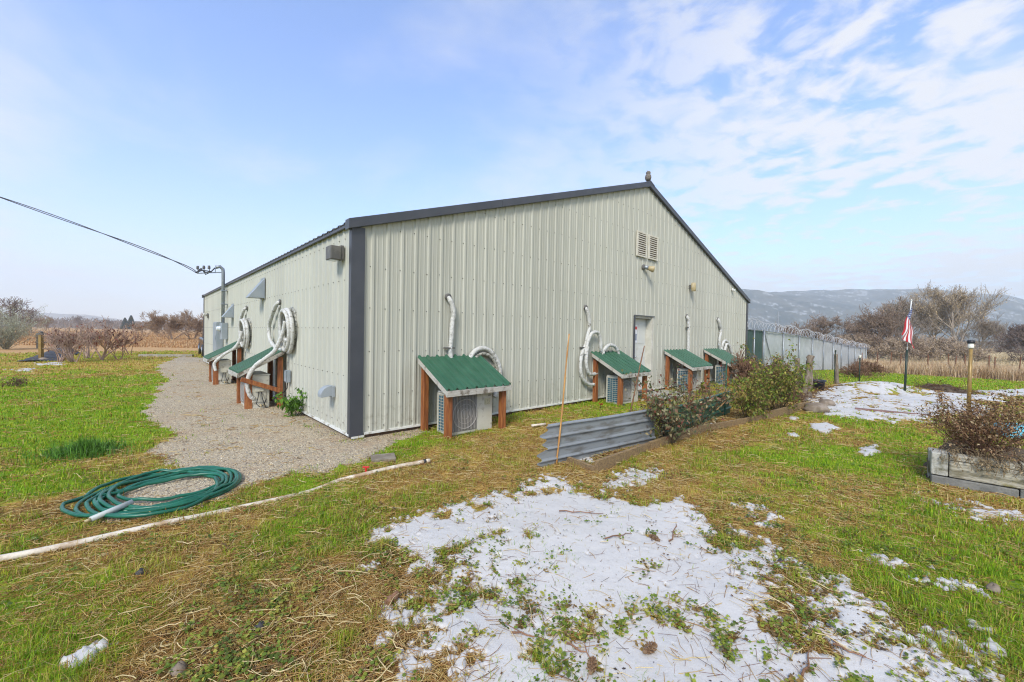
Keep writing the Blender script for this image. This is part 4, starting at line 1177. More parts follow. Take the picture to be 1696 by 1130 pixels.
def segobj(name, segs, c, parent=None, loc=None, jitter=.2, n=3, rg=rng):
    V_, F_ = segs_mesh(*segs, n=n); k = len(segs[0])
    cc_ = np.array(c)[None] * (1 + rg.uniform(-jitter, jitter, (k, 1)))
    return np_mesh(name, V_, F_, M['bark'], np.repeat(cc_, 2 * n, 0), False, parent, loc)


sg_ = twig_bush(14, .42, .9, rng, .006, 1); sg_[0][:, 2] += .27; sg_[1][:, 2] += .27
segobj('dead_stems', sg_, (.2, .15, .11), pot)


# ------------------------------------------------------------------ roses and weeds
def rose(label, b, h, rad, nst, nleaf, seed, pal, grp='rose bushes in the bed', leafmin=.15, tall=None):
    rg_ = np.random.default_rng(seed); P = G(*b)
    t = thing('rose_bush', label, 'shrub', (P.x, P.y, gz1(P.x, P.y)), 0, grp)
    s_ = twig_bush(nst, h, rad / h * 1.15, rg_, .006, 2, .35)
    segobj('stems', s_, (.10, .075, .045), t, rg=rg_)
    P1 = s_[1]; ok = P1[:, 2] > leafmin; c = P1[ok]
    idx = rg_.integers(0, len(c), nleaf); q = c[idx] + rg_.normal(size=(nleaf, 3)) * .035
    pal = np.array(pal); cl = pal[rg_.integers(0, len(pal), nleaf)] * rg_.uniform(.7, 1.3, (nleaf, 1))
    V_, F_, C_ = leaves_mesh(q, rg_.uniform(.035, .07, nleaf), .62, cl, .25, rg_)
    np_mesh('foliage', V_, F_, M['leafy'], C_, False, t)
    return t


PALR = [(.18, .18, .07), (.26, .25, .12), (.13, .17, .07), (.30, .18, .11), (.24, .09, .06), (.38, .31, .17), (.11, .13, .07)]
PALG = [(.17, .23, .03), (.25, .29, .05), (.12, .18, .025), (.38, .34, .07), (.3, .21, .07), (.16, .11, .035)]
rose('nearest rose bush with grey green and reddish leaves over the grey sheet', (1108, 737), .62, .40, 26, 1500, 3, PALR)
rose('sparse rose bush with long bare canes before the green sheet', (1150, 715), .85, .5, 16, 500, 4, PALR + [(.2, .1, .06)], leafmin=.4)
rose('medium olive green rose bush right of the green sheet', (1237, 697), .62, .42, 24, 1500, 6, PALG)
rose('tallest olive green rose bush at the far end of the bed', (1291, 685), .93, .56, 34, 3300, 8, PALG)


def leafy_weed(label, b, h, rad, n, cols, ls, name='weed'):
    rg_ = np.random.default_rng(int(b[0])); P = G(*b)
    t = thing(name, label, 'plant', (P.x, P.y, gz1(P.x, P.y)))
    s_ = twig_bush(16, h, rad / h, rg_, .005, 1); segobj('stems', s_, (.1, .16, .03), t, rg=rg_)
    c = s_[1][s_[1][:, 2] > .03]; q = c[rg_.integers(0, len(c), n)] + rg_.normal(size=(n, 3)) * .02
    pal = np.array(cols); cl = pal[rg_.integers(0, len(pal), n)] * rg_.uniform(.75, 1.3, (n, 1))
    V_, F_, C_ = leaves_mesh(q, rg_.uniform(ls * .7, ls * 1.3, n), .75, cl, .35, rg_)
    np_mesh('foliage', V_, F_, M['leafy'], C_, False, t)


leafy_weed('bright green broadleaf weed at the foot of the side wall', (487, 690), .36, .2, 260, [(.12, .24, .03), (.16, .3, .04), (.08, .17, .03)], .075)
leafy_weed('low dried brown weed in the left lawn', (25, 640), .2, .25, 200, [(.2, .12, .07), (.13, .07, .05)], .04)

# grass tuft
P = G(138, 752)


def blades(x, y, z, h, wd, col, rg_, lean=.5, bend=.5):
    """curved blades, five vertices each"""
    k = len(x); a = rg_.uniform(0, 2 * math.pi, k); la = np.abs(rg_.normal(0, lean, k))
    dx, dy = np.cos(a), np.sin(a); px_, py_ = -dy, dx
    b_ = np.stack([x, y, z], -1)
    W_ = np.stack([px_, py_, 0 * x], -1) * (wd / 2)[:, None]
    D = np.stack([dx, dy, 0 * x], -1)
    up = np.array([[0, 0, 1.]])
    s1 = np.sin(la)[:, None] * .6; c1 = np.cos(la * .7)[:, None]
    mid = b_ + (D * s1 * .5 + up * c1 * .55) * h[:, None]
    tip = b_ + (D * (s1 * 1.3 + bend * la[:, None] * .5) + up * np.maximum(c1 * .95 - .35 * la[:, None], .08)) * h[:, None]
    V_ = np.stack([b_ - W_, b_ + W_, mid + W_ * .75, mid - W_ * .75, tip], 1).reshape(-1, 3)
    o = np.arange(k)[:, None] * 5
    F_ = np.concatenate([o + [[0, 1, 2]], o + [[0, 2, 3]], o + [[3, 2, 4]]], 0)
    return V_, F_, np.repeat(col, 5, 0)


n_ = 1500; rg_ = np.random.default_rng(44)
a = rg_.uniform(0, 2 * math.pi, n_); r_ = np.abs(rg_.normal(0, .20, n_))
x = P.x + np.cos(a) * r_ * 1.3; y = P.y + np.sin(a) * r_
V_, F_, C_ = blades(x, y, ground_z(x, y) - .01, rg_.uniform(.14, .33, n_) * np.exp(-r_ * 1.5), np.full(n_, .008), np.array([[.08, .18, .022]]) * rg_.uniform(.5, 2.3, (n_, 1)), rg_, .8, .9)
tag(np_mesh('grass_tuft', V_, F_, M['leafy'], C_), 'dark green clump of long grass in the left lawn', 'grass clump')

# ------------------------------------------------------------------ planter at right
pA, pB = G(1541, 799), G(1700, 828)
dv = (pB - pA).normalized(); nv = Vector((-dv.y, dv.x, 0))       # nv points away from the camera
rzp = math.atan2(dv.y, dv.x)
pla = thing('block_planter', 'raised planter walled with stacked mossy blocks and layered stone', 'planter', tuple(pA), rzp)
xs = [0, .62, 1.25, 1.9, 2.6]
for i in range(4): MB().box(xs[i] + .004, xs[i + 1] - .004, -.015, .19, -.06, .085 + .008 * (i % 2)).build('footing_block', M['darkstone'], pla, bevel=.008)
MB().box(.0, .13, .0, .2, .095, .335).build('corner_block', M['block'], pla, bevel=.01)
MB().box(.136, 1.5, -.005, .17, .095, .27).build('stone_slab', M['slate'], pla, bevel=.012)
MB().box(1.506, 2.6, .0, .17, .095, .25).build('stone_slab', M['slate'], pla, bevel=.012)
for a0, a1, h0, h1, y0, mt_ in ((.14, .62, .275, .33, .01, 'slate'), (.63, .98, .275, .345, .0, 'slate'), (.99, 1.45, .275, .335, .02, 'block'), (1.51, 2.0, .256, .32, .01, 'block'), (2.01, 2.6, .256, .33, 0., 'block'), (.72, 1.3, .35, .40, .04, 'block')):
    MB().box(a0, a1, y0, .18, h0, h1).build('cap_stone', M[mt_], pla, bevel=.008)
MB().box(-.012, .15, .19, .36, -.05, .32).build('corner_block', M['block'], pla, bevel=.01)
MB().grid(lambda s_, t_: (-.05 + s_ * 2.67, .17 + t_ * 1.05, -.05 + .32 * min(1, s_ * 9) * (1 if s_ < .999 else 1) + .05 * math.sin(s_ * 9) * math.sin(t_ * 7) + .03 * math.sin(s_ * 31 + t_ * 11)), 30, 14).build('soil', M['soil'], pla, smooth=True)
# dead shrub in it
rg_ = np.random.default_rng(70)
ds = thing('dead_shrub', 'brown dried shrub with pale seed heads in the block planter', 'shrub', tuple(pA + dv * .40 + nv * .42 + Vector((0, 0, .26))))
s_ = twig_bush(100, .50, .85, rg_, .0042, 2, .4)
segobj('stems', s_, (.17, .095, .06), ds, rg=rg_, jitter=.4)
c = s_[1][s_[1][:, 2] > .12]; n_ = 5200; q = c[rg_.integers(0, len(c), n_)] + rg_.normal(size=(n_, 3)) * .018
pal = np.array([(.20, .11, .055), (.27, .155, .08), (.42, .29, .15), (.12, .07, .035), (.6, .46, .27), (.16, .13, .04)])
cl = pal[rg_.choice(6, n_, p=[.3, .25, .15, .15, .06, .09])]
V_, F_, C_ = leaves_mesh(q, rg_.uniform(.016, .036, n_), .6, cl, .3, rg_); np_mesh('dry_leaves', V_, F_, M['straw'], C_, False, ds)
# spilled dry stems over the wall
rg_ = np.random.default_rng(71)
sp_ = thing('dry_vine', 'matted dry stems spilling over the front of the block planter', 'plant', tuple(pA + dv * .45 + nv * .1 + Vector((0, 0, .34))))
P0, P1, r0, r1 = [], [], [], []
for i in range(130):
    p = np.array([*(dv * rg_.uniform(-.35, .6) + nv * rg_.uniform(.0, .2))[:2], rg_.uniform(0, .05)]); d = np.array([-nv.x, -nv.y, .2]) + rg_.normal(size=3) * .6
    for k in range(5):
        d = d + rg_.normal(size=3) * .3; d[2] -= .32; d /= np.linalg.norm(d); q_ = p + d * rg_.uniform(.02, .05)
        # keep in front of the wall face once below its top
        dep_ = q_[0] * nv.x + q_[1] * nv.y + .1
        if q_[2] < .0 and dep_ > -.03: q_[:2] -= np.array([nv.x, nv.y]) * (dep_ + .03)
        P0.append(p); P1.append(q_); r0.append(.0028); r1.append(.002); p = q_
P1 = np.array(P1); segobj('stems', (np.array(P0), P1, np.array(r0), np.array(r1)), (.26, .19, .11), sp_, rg=rg_, jitter=.4)
q = P1[rg_.integers(0, len(P1), 1100)] + rg_.normal(size=(1100, 3)) * .012
V_, F_, C_ = leaves_mesh(q, rg_.uniform(.015, .03, 1100), .5, np.array([(.3, .22, .12)]) * rg_.uniform(.4, 1.5, (1100, 1)), .3, rg_); np_mesh('dry_leaves', V_, F_, M['straw'], C_, False, sp_)

# blue tarp
P = G(1692, 716)
tm = MB(); tm.grid(lambda s_, t_: ((s_ - .25) * 1.6, (t_ - .5) * .7 + .1 * math.sin(s_ * 9), .02 + .10 * abs(math.sin(s_ * 7 + t_ * 4)) * math.sin(t_ * 3.1) + .04 * math.sin(s_ * 23 + t_ * 17)), 36, 18)
tag(tm.build('crumpled_tarp', M['tarp'], None, solid=.004, loc=tuple(P)), 'crumpled turquoise tarp on the ground behind the planter', 'tarp')
P = G(1668, 722)
tm = MB(); tm.grid(lambda s_, t_: ((s_ - .5) * .5, (t_ - .5) * .4, .02 + .12 * math.sin(s_ * 3.1) * math.sin(t_ * 3.1) + .03 * math.sin(s_ * 29 + t_ * 13)), 20, 14)
tag(tm.build('crumpled_tarp', M['tarp'], None, solid=.004, loc=tuple(P)), 'smaller wad of turquoise tarp behind the dead shrub', 'tarp')

# plank on the snow
a, b = G(1416, 678), G(1541, 690)
tag(MB().beam((0, 0, .03), (b.x - a.x, b.y - a.y, .03), .11, .035).build('plank', M['plank'], None, bevel=.004, loc=(a.x, a.y, gz1(a.x, a.y))), 'long reddish plank lying on the snowy patch', 'plank')

# solar path lamps and poles
P = G(1423, 634)
t = thing('solar_lamp', 'short green solar lamp post beside the fence', 'lamp', tuple(P), 0, 'solar lamps on posts')
MB().tube([(0, 0, -.1), (0, 0, .92)], .022, 8).build('post', M['polegreen'], t, smooth=True)
MB().lathe([(.035, .92), (.04, .97), (.04, 1.0)], 12).build('lens', M['clearplastic'], t, smooth=True)
MB().lathe([(.05, 1.0), (.05, 1.02), (.02, 1.035)], 12).build('cap', M['clearplastic'], t, smooth=True)
P = G(1604, 684)
t = thing('solar_lamp', 'tall bronze solar lamp post with black cap behind the dead shrub', 'lamp', tuple(P), 0, 'solar lamps on posts')
MB().tube([(0, 0, -.1), (.0, 0, 1.42)], [.035, .033], 14).build('post', M['polegold'], t, smooth=True)
MB().lathe([(.045, 1.42), (.05, 1.44), (.045, 1.53)], 14).build('lens', M['clearplastic'], t, smooth=True)
MB().lathe([(.058, 1.53), (.062, 1.55), (.06, 1.59), (.04, 1.6)], 14).build('cap', M['black'], t, smooth=True)
P = G(1498, 654)
t = thing('flag_pole', 'leaning dark green post with a thin white staff', 'flag pole', tuple(P))
MB().tube([(0, 0, -.1), (.03, 0, 1.3)], .028, 10).build('post', M['polegreen'], t, smooth=True)
MB().tube([(.03, .0, 1.12), (.055, 0, 1.9), (.11, 0, 2.72)], .014, 8).lathe([(.02, 2.72), (.024, 2.74), (.008, 2.76)], 8, Matrix.Translation((.11, 0, 0))).build('staff', M['whitetrim'], t, smooth=True)
MB().beam((.02, 0, .0), (.14, -.02, .12), .02, .02).build('foot_spike', M['polegreen'], t)


def flag_mat():
    m, t_, bs, out = newmat('flag_fabric')
    at = nd(t_, 'ShaderNodeAttribute', attribute_name='st'); s3_ = nd(t_, 'ShaderNodeSeparateXYZ', {0: at.outputs['Vector']})
    s_, h_ = s3_.outputs[0], s3_.outputs[1]
    st = mth(t_, 'MODULO', mth(t_, 'FLOOR', mth(t_, 'MULTIPLY', h_, 13.0)), 2.0)
    c = mixc(t_, st, (.5, .035, .04), (.78, .76, .74))
    cant = mth(t_, 'MULTIPLY', mth(t_, 'LESS_THAN', s_, .4), mth(t_, 'LESS_THAN', h_, .5385))
    c = mixc(t_, cant, c, (.03, .05, .16))
    u_ = mth(t_, 'MULTIPLY', s_, 1 / .4 * 6); v_ = mth(t_, 'MULTIPLY', h_, 1 / .5385 * 5)
    fu = mth(t_, 'SUBTRACT', mth(t_, 'FRACT', u_), .5); fv = mth(t_, 'SUBTRACT', mth(t_, 'FRACT', v_), .5)
    dist = mth(t_, 'ADD', mth(t_, 'MULTIPLY', fu, fu), mth(t_, 'MULTIPLY', fv, fv))
    c = mixc(t_, mth(t_, 'MULTIPLY', cant, mth(t_, 'LESS_THAN', dist, .07)), c, (.8, .8, .8))
    t_.links.new(c, bs.inputs['Base Color']); bs.inputs['Roughness'].default_value = .8
    tr = nd(t_, 'ShaderNodeBsdfTranslucent', {'Color': c}); mx = nd(t_, 'ShaderNodeMixShader', {0: .25, 1: bs.outputs[0], 2: tr.outputs[0]})
    t_.links.new(mx.outputs[0], out.inputs[0])
    return m


fm = MB(); st_at = []; NU, NV = 34, 20
for i in range(NU + 1):
    for j in range(NV + 1):
        s_, h_ = i / NU, j / NV      # fly, hoist (0 = top)
        ang = R(62 + 12 * h_)        # cloth hangs steeply down from the staff
        z = 2.64 - .50 * h_ * (1 - .35 * s_) - 1.02 * s_ * math.sin(ang)
        x = .105 - .05 * h_ - (.38 - .52 * h_) * s_ * (.55 + .45 * s_) + .02 * math.sin(s_ * 9 + h_ * 5)
        y = -.03 - .05 * s_ + .045 * math.sin(h_ * 11 + s_ * 4) * (.3 + s_)
        fm.v.append((x, y, z)); st_at.append((s_, h_, 0))
for i in range(NU):
    for j in range(NV):
        a = i * (NV + 1) + j; fm.f.append((a, a + NV + 1, a + NV + 2, a + 1))
fo = fm.build('flag', flag_mat(), None, smooth=True, loc=tuple(P))
at_ = fo.data.attributes.new('st', 'FLOAT_VECTOR', 'POINT'); at_.data.foreach_set('vector', np.array(st_at, np.float32).ravel())
md = fo.modifiers.new('s', 'SOLIDIFY'); md.thickness = .002
tag(fo, 'limp United States flag hanging from the white staff', 'flag')

# dirt and twig heap
P = G(1551, 650); rg_ = np.random.default_rng(90)
t = thing('debris_heap', 'low heap of brown twigs and soil on the snow', 'debris heap', tuple(P))
MB().grid(lambda s_, t_: ((s_ - .5) * 2.6, (t_ - .5) * 1.3, -.03 + .26 * math.sin(s_ * math.pi) ** 2 * math.sin(t_ * math.pi) ** 1.5 * (1 + .3 * math.sin(s_ * 23) * math.sin(t_ * 17))), 30, 16).build('soil', M['soil'], t, smooth=True)
n_ = 420; p0 = np.stack([rg_.normal(0, .5, n_), rg_.normal(0, .22, n_), np.zeros(n_)], -1); p0[:, 2] = .2 * np.exp(-(p0[:, 0] / .8) ** 2 - (p0[:, 1] / .35) ** 2) + .02
d = rg_.normal(size=(n_, 3)); d[:, 2] *= .25; d /= np.linalg.norm(d, axis=1, keepdims=True)
segobj('twigs', (p0, p0 + d * rg_.uniform(.1, .4, (n_, 1)), np.full(n_, .006), np.full(n_, .004)), (.14, .08, .05), t, rg=rg_, jitter=.4)
# scattered rubbish between posts
P = G(1330, 668); n_ = 700
t = thing('dead_vine', 'tangle of dead brown vines around the old posts', 'plant', tuple(P))
tq = rg_.uniform(-.3, 2.4, n_); p0 = np.stack([tq * .72 + rg_.normal(-.35, .28, n_), tq * .70 + rg_.normal(.35, .28, n_), np.abs(rg_.normal(0, .16, n_))], -1)
d = rg_.normal(size=(n_, 3)); d[:, 2] *= .6; d /= np.linalg.norm(d, axis=1, keepdims=True)
segobj('stems', (p0, p0 + d * rg_.uniform(.1, .4, (n_, 1)), np.full(n_, .007), np.full(n_, .005)), (.17, .1, .06), t, rg=rg_, jitter=.4)

# ------------------------------------------------------------------ privacy fence with coiled wire
fen = thing('security_fence', 'chain link security fence with privacy screens and coiled razor wire', 'fence', B(GW + .2, .12, 0), A)
post_u = [0, 1.15, 2.45] + [2.45 + 3.05 * i for i in range(1, 11)]
HF = 1.95


def fz(s_):
    p = B(GW + .2 + s_, .12); return float(terr(p[0], p[1]))


for i, s_ in enumerate(post_u):
    MB().tube([(s_, 0, fz(s_) - .2), (s_, 0, fz(s_) + HF + .05)], .03 if i not in (0, 2, 12) else .04, 8).build('post', M['galv'], fen, smooth=True)
for i in range(len(post_u) - 1):
    a, b = post_u[i], post_u[i + 1]; mm = MB()
    mm.grid(lambda s_, t_: (a + (b - a) * s_, .05 - .022 * math.sin(s_ * math.pi) * math.sin(t_ * 9 + i) - .01 * math.sin(s_ * 17), fz(a + (b - a) * s_) + .03 + t_ * (HF - .05)), 16, 10)
    mm.build('privacy_screen', M['screengreen'] if i < 2 else M['screengrey'], fen, solid=.006)
    MB().tube([(a, 0, fz(a) + HF), (b, 0, fz(b) + HF)], .02, 6).build('top_rail', M['galv'], fen, smooth=True)
MB().beam((2.5, .0, fz(3) + HF - .05), (3.9, 0, fz(4) + .3), .03, .03).build('brace', M['galv'], fen)
rw = []
LEN = post_u[-1] + .6; N_ = int(LEN / .5 * 22)
for i in range(N_ + 1):
    s_ = -.4 + (LEN + .4) * i / N_; a = 2 * math.pi * s_ / .5 + .7 * math.sin(s_ * 3)
    rad = .20 + .05 * math.sin(s_ * 2.1)
    rw.append((s_ + .10 * math.sin(a + .7), rad * math.cos(a) * .9 - .03, fz(s_) + HF + .19 + rad * math.sin(a) + .03 * math.sin(s_ * 1.3)))
MB().tube(rw, .008, 4).build('razor_wire', M['razor'], fen)

# ------------------------------------------------------------------ car behind the building
car = thing('parked_car', 'dark grey car parked past the far end of the building', 'car', B(1.33, 23.9), A + R(88))
bd = []
side_p = [(-2.2, .35), (-2.22, .75), (-2.05, .95), (-1.5, 1.0), (-1.0, 1.45), (.6, 1.5), (1.5, 1.42), (2.1, 1.0), (2.25, .85), (2.25, .4), (1.75, .3), (-1.7, .3)]
low = [(-2.2, .35), (-2.22, .75), (-2.05, .95), (-1.4, 1.0), (2.1, 1.02), (2.25, .85), (2.25, .4), (1.75, .3), (-1.7, .3)]
MB().prism(low, 'y', -.92, .92).build('body', M['carpaint'], car, bevel=.07)
MB().prism([(-1.4, .98), (-.95, 1.42), (.6, 1.5), (1.5, 1.42), (2.0, 1.0)], 'y', -.78, .78).build('cabin', M['carglass'], car, bevel=.05)
MB().prism([(-.9, 1.44), (.6, 1.51), (1.45, 1.44), (1.4, 1.47), (.6, 1.55), (-.85, 1.47)], 'y', -.77, .77).build('roof', M['carpaint'], car, bevel=.01)
for x in (-1.4, 1.4):
    for sg2 in (-1, 1):
        w_ = MB().lathe([(.30, -.1), (.34, -.07), (.34, .07), (.30, .1)], 24, Matrix.Translation((x, sg2 * .86, .34)) @ Matrix.Rotation(R(90), 4, 'X')).build('wheel', M['black'], car, smooth=True)
        MB().lathe([(.2, -.115), (.21, 0), (.2, .115)], 18, Matrix.Translation((x, sg2 * .86, .34)) @ Matrix.Rotation(R(90), 4, 'X')).build('rim', M['chrome'], w_, smooth=True)
for sg2 in (-1, 1):
    MB().box(-2.24, -2.18, sg2 * .75 - .15, sg2 * .75 + .15, .68, .84).build('headlight', M['clearplastic'], car, bevel=.01)
    MB().box(2.24, 2.27, sg2 * .75 - .12, sg2 * .75 + .12, .7, .86).build('taillight', M['red'], car, bevel=.01)


# ------------------------------------------------------------------ trees
def tree_segs(rg_, h, tr, levels=5, spread=.55, trunk=.25, nb=(3, 5), curl=.12, up=.04, lenf=.72, stems=1):
    P0, P1, R0, R1, LV = [], [], [], [], []

    def br(p, d, L, rad, lev):
        k = 9 if (lev == 0 and stems == 1) else 4
        for i in range(k):
            d = d + rg_.normal(size=3) * curl * (.6 if k == 9 else 1); d[2] += up; d /= np.linalg.norm(d)
            q = p + d * L / k; ra = rad * (1 - .45 * i / k); rb = rad * (1 - .45 * (i + 1) / k)
            P0.append(p); P1.append(q); R0.append(ra); R1.append(rb); LV.append(lev); p = q
            if lev < levels - 1 and i >= (2 if (lev == 0 and stems > 1) else 1):
                for _ in range(rg_.integers(1, 3) if lev else rg_.integers(1, 3)):
                    dd_ = d + rg_.normal(size=3) * spread; dd_[2] += .1; dd_ /= np.linalg.norm(dd_)
                    br(p, dd_, L * rg_.uniform(.5, .8) * lenf / .72 if k == 4 else L * rg_.uniform(.38, .6) * (1.2 - .75 * i / k), rb * .6, lev + 1)
    for s_ in range(stems):
        d = np.array([rg_.normal() * (.12 if stems == 1 else .55), rg_.normal() * (.12 if stems == 1 else .55), 1.]); d /= np.linalg.norm(d)
        br(np.array([0, 0, -.1]) + (rg_.normal(size=3) * [.1, .1, 0] * h * .3 if stems > 1 else 0), d, h * (trunk if stems == 1 else trunk * rg_.uniform(.8, 1.2)), tr, 0)
    P0, P1, R0, R1 = map(np.array, (P0, P1, R0, R1))
    s_ = h / P1[:, 2].max(); P0 = P0 * s_; P1 = P1 * s_
    return P0, P1, R0, R1, np.array(LV)


def make_tree(name, label, loc, seed, h, tr, col, group, levels=5, spread=.55, leaf=0, leafcol=(.25, .15, .06), leafsize=.12, rz=0., minr=.01, **kw):
    rg_ = np.random.default_rng(seed)
    P0, P1, R0, R1, LV = tree_segs(rg_, h, tr, levels, spread, **kw)
    R0 = np.maximum(R0, minr); R1 = np.maximum(R1, minr * .8)
    t = thing(name, label, 'tree' if 'tree' in name else 'shrub', loc, rz, group)
    k = LV <= 1
    segobj('trunk', (P0[k], P1[k], R0[k], R1[k]), col, t, n=6, rg=rg_, jitter=.1)
    segobj('crown', (P0[~k], P1[~k], R0[~k], R1[~k]), col, t, n=3, rg=rg_, jitter=.35)
    if leaf:
        c = P1[LV >= 2]; q = c[rg_.integers(0, len(c), leaf)] + rg_.normal(size=(leaf, 3)) * .15 * h / 8
        cl = np.array([leafcol]) * rg_.uniform(.5, 1.5, (leaf, 1))
        V_, F_, C_ = leaves_mesh(q, rg_.uniform(.6, 1.4, leaf) * leafsize, .5, cl, .5, rg_); np_mesh('dry_leaves', V_, F_, M['straw'], C_, False, t)
    return t


def copy_tree(o, label, loc, rz, sc, group=None, parent=None):
    c = o.copy(); COL.objects.link(c); c.location = loc; c.rotation_euler = (0, 0, rz); c.scale = (sc, sc, sc); tag(c, label, None, group)
    for ch in o.children:
        d = ch.copy(); COL.objects.link(d); d.parent = c
    return c


def gp(px, Y):
    d = ray(px, 560); x = d[0] / d[1] * Y; return (x, Y, float(terr(x, Y)))


gR = 'bare trees behind the right field'
tA = make_tree('bare_tree', 'largest bare tree with clinging tan leaves behind the flag', gp(1583, 58), 101, 11.8, .2, (.40, .33, .25), gR, 6, .42, 6000, (.56, .42, .23), .13, minr=.02, trunk=.8, up=.09)
tB = make_tree('bare_tree', 'tall pale bare tree just left of the flag', gp(1487, 62), 102, 10.6, .16, (.33, .27, .21), gR, 6, .45, 1800, (.42, .31, .17), .12, minr=.018, trunk=.8, up=.09)
tC = make_tree('bare_tree', 'broad dark bare tree above the middle of the razor wire fence', gp(1452, 50), 103, 7.8, .16, (.27, .20, .15), gR, 6, .7, 1500, (.38, .26, .16), .12, minr=.018, trunk=.6)
tD = make_tree('bare_tree', 'spreading dark bare tree above the fence left part', gp(1372, 58), 104, 7.3, .16, (.28, .21, .16), gR, 6, .75, 1500, (.38, .26, .16), .12, minr=.018, trunk=.6)
copy_tree(tD, 'low dark bare tree at the left end of the fence tree row', gp(1318, 66), 1.3, .8, gR)
copy_tree(tC, 'small dark bare tree between the fence top and the pale tree', gp(1418, 64), 2.1, .9, gR)
copy_tree(tA, 'leafy tan tree on the right shoulder of the largest tree', gp(1545, 64), 2.6, .84, gR)
copy_tree(tB, 'slim bare tree at the right edge of the tree group', gp(1618, 66), 4.0, .72, gR)
tE = make_tree('bare_tree', 'grey twiggy bare tree cut off by the right edge', gp(1706, 52), 105, 6.2, .13, (.2, .15, .125), gR, 6, .7, 0, minr=.02, trunk=.6)
# brush beneath
gb = 'brown brush beneath the right trees'
bA = make_tree('brush_shrub', 'tangled tan brush right of the razor wire fence end', gp(1480, 48), 110, 3.4, .04, (.42, .32, .23), gb, 5, .6, 2600, (.48, .37, .24), .14, minr=.022, stems=12, trunk=.4)
for i, (px, Y, s_, lb) in enumerate(((1520, 50, 1.0, 'tan brush below the flag and pale tree'), (1556, 52, 1.1, 'tan brush at the foot of the largest tree'), (1600, 54, .9, 'tan brush under the right side of the largest tree'), (1440, 56, 1.2, 'dark brush above the far fence panels'),
                                     (1395, 60, 1.1, 'brush above the middle fence panels'), (1350, 62, 1.0, 'brush above the nearer fence panels'))):
    copy_tree(bA, lb, gp(px, Y), i * 1.7, s_, gb)
bW = make_tree('brush_shrub', 'dead reddish weed clump against the fence end by the solar lamp', tuple(G(1440, 622)), 112, .95, .012, (.24, .14, .09), 'dry weed clumps along the fence', 5, .6, 700, (.25, .15, .09), .05, minr=.005, stems=12, trunk=.4)
copy_tree(bW, 'dead weed clump in front of the middle fence panels', tuple(G(1418, 626)), 2, .8, 'dry weed clumps along the fence')
copy_tree(bW, 'tan weed thicket against the green fence screen', tuple(G(1262, 642)), 1, 1.35, 'dry weed clumps along the fence')

gLft = 'bare trees on the left horizon'
lA = make_tree('bare_tree', 'gnarled grey tree behind the pale shrub at far left', gp(22, 42), 120, 4.6, .12, (.24, .19, .165), gLft, 5, .7, 0, minr=.014, trunk=.6)
lB = make_tree('bare_tree', 'rounded brown tree left of the building far corner', gp(286, 52), 121, 4.2, .07, (.34, .24, .165), gLft, 6, .6, 900, (.28, .18, .1), .1, minr=.014, stems=4, trunk=.3)
copy_tree(lB, 'rounded brown tree beside the building far corner', gp(318, 56), 2.2, .95, gLft)
for i, (px, Y, s_, lb) in enumerate(((52, 80, 1.1, 'hazy tree right of the gnarled tree'), (75, 130, 1.2, 'hazy tree group left of the field centre'), (3, 70, 1.0, 'brown tree at the left frame edge'),
                                     (128, 190, 1.5, 'faint far tree over the sumac thicket'), (240, 66, .65, 'low brown tree in the orange field'), (265, 150, 1.0, 'faint tree right of the evergreens'), (180, 210, 1.2, 'faint tree left of the evergreens'), (305, 90, .9, 'tree between the two rounded brown trees'))):
    copy_tree(lB if i % 3 else lA, lb, gp(px, Y), i * 1.3, s_, gLft)

gS = 'sumac bushes left of the path'
sA = make_tree('sumac_bush', 'large spreading sumac bush nearest the gravel path', tuple(G(167, 597)), 130, 2.1, .04, (.38, .26, .2), gS, 4, .36, 120, (.16, .05, .035), .11, minr=.009, stems=5, trunk=.42, up=.09)
sB = make_tree('sumac_bush', 'thin small sumac bush right of the largest one', tuple(G(198, 596)), 131, 1.5, .02, (.26, .16, .12), gS, 4, .4, 60, (.16, .05, .035), .1, minr=.007, stems=4, trunk=.45, up=.08)
sC = make_tree('sumac_bush', 'dense pinkish sumac thicket right of the tan post', tuple(G(122, 600)), 132, 1.75, .03, (.42, .30, .24), gS, 4, .34, 90, (.19, .06, .04), .1, minr=.008, stems=8, trunk=.42, up=.07)
copy_tree(sC, 'low pinkish sumac thicket beside the tan post', tuple(G(100, 599)), 2.2, .85, gS)
copy_tree(sC, 'sumac thicket behind the largest sumac bush', tuple(G(145, 594)), 4.2, .95, gS)
copy_tree(sB, 'small sumac bush far right of the row', tuple(G(216, 588)), 1.2, 1.0, gS)

# pale silvery shrub
rg_ = np.random.default_rng(140); P = G(10, 579)
t = thing('silver_shrub', 'pale silvery green shrub at the left frame edge', 'shrub', tuple(P))
s_ = twig_bush(90, 1.9, .8, rg_, .014, 2, .25); segobj('stems', s_, (.35, .34, .26), t, rg=rg_)
c = s_[1]; q = c[rg_.integers(0, len(c), 6000)] + rg_.normal(size=(6000, 3)) * .06
V_, F_, C_ = leaves_mesh(q, rg_.uniform(.05, .1, 6000), .45, np.array([(.44, .46, .33)]) * rg_.uniform(.6, 1.3, (6000, 1)), .2, rg_); np_mesh('foliage', V_, F_, M['leafy'], C_, False, t)

# evergreens far off
rg_ = np.random.default_rng(150)


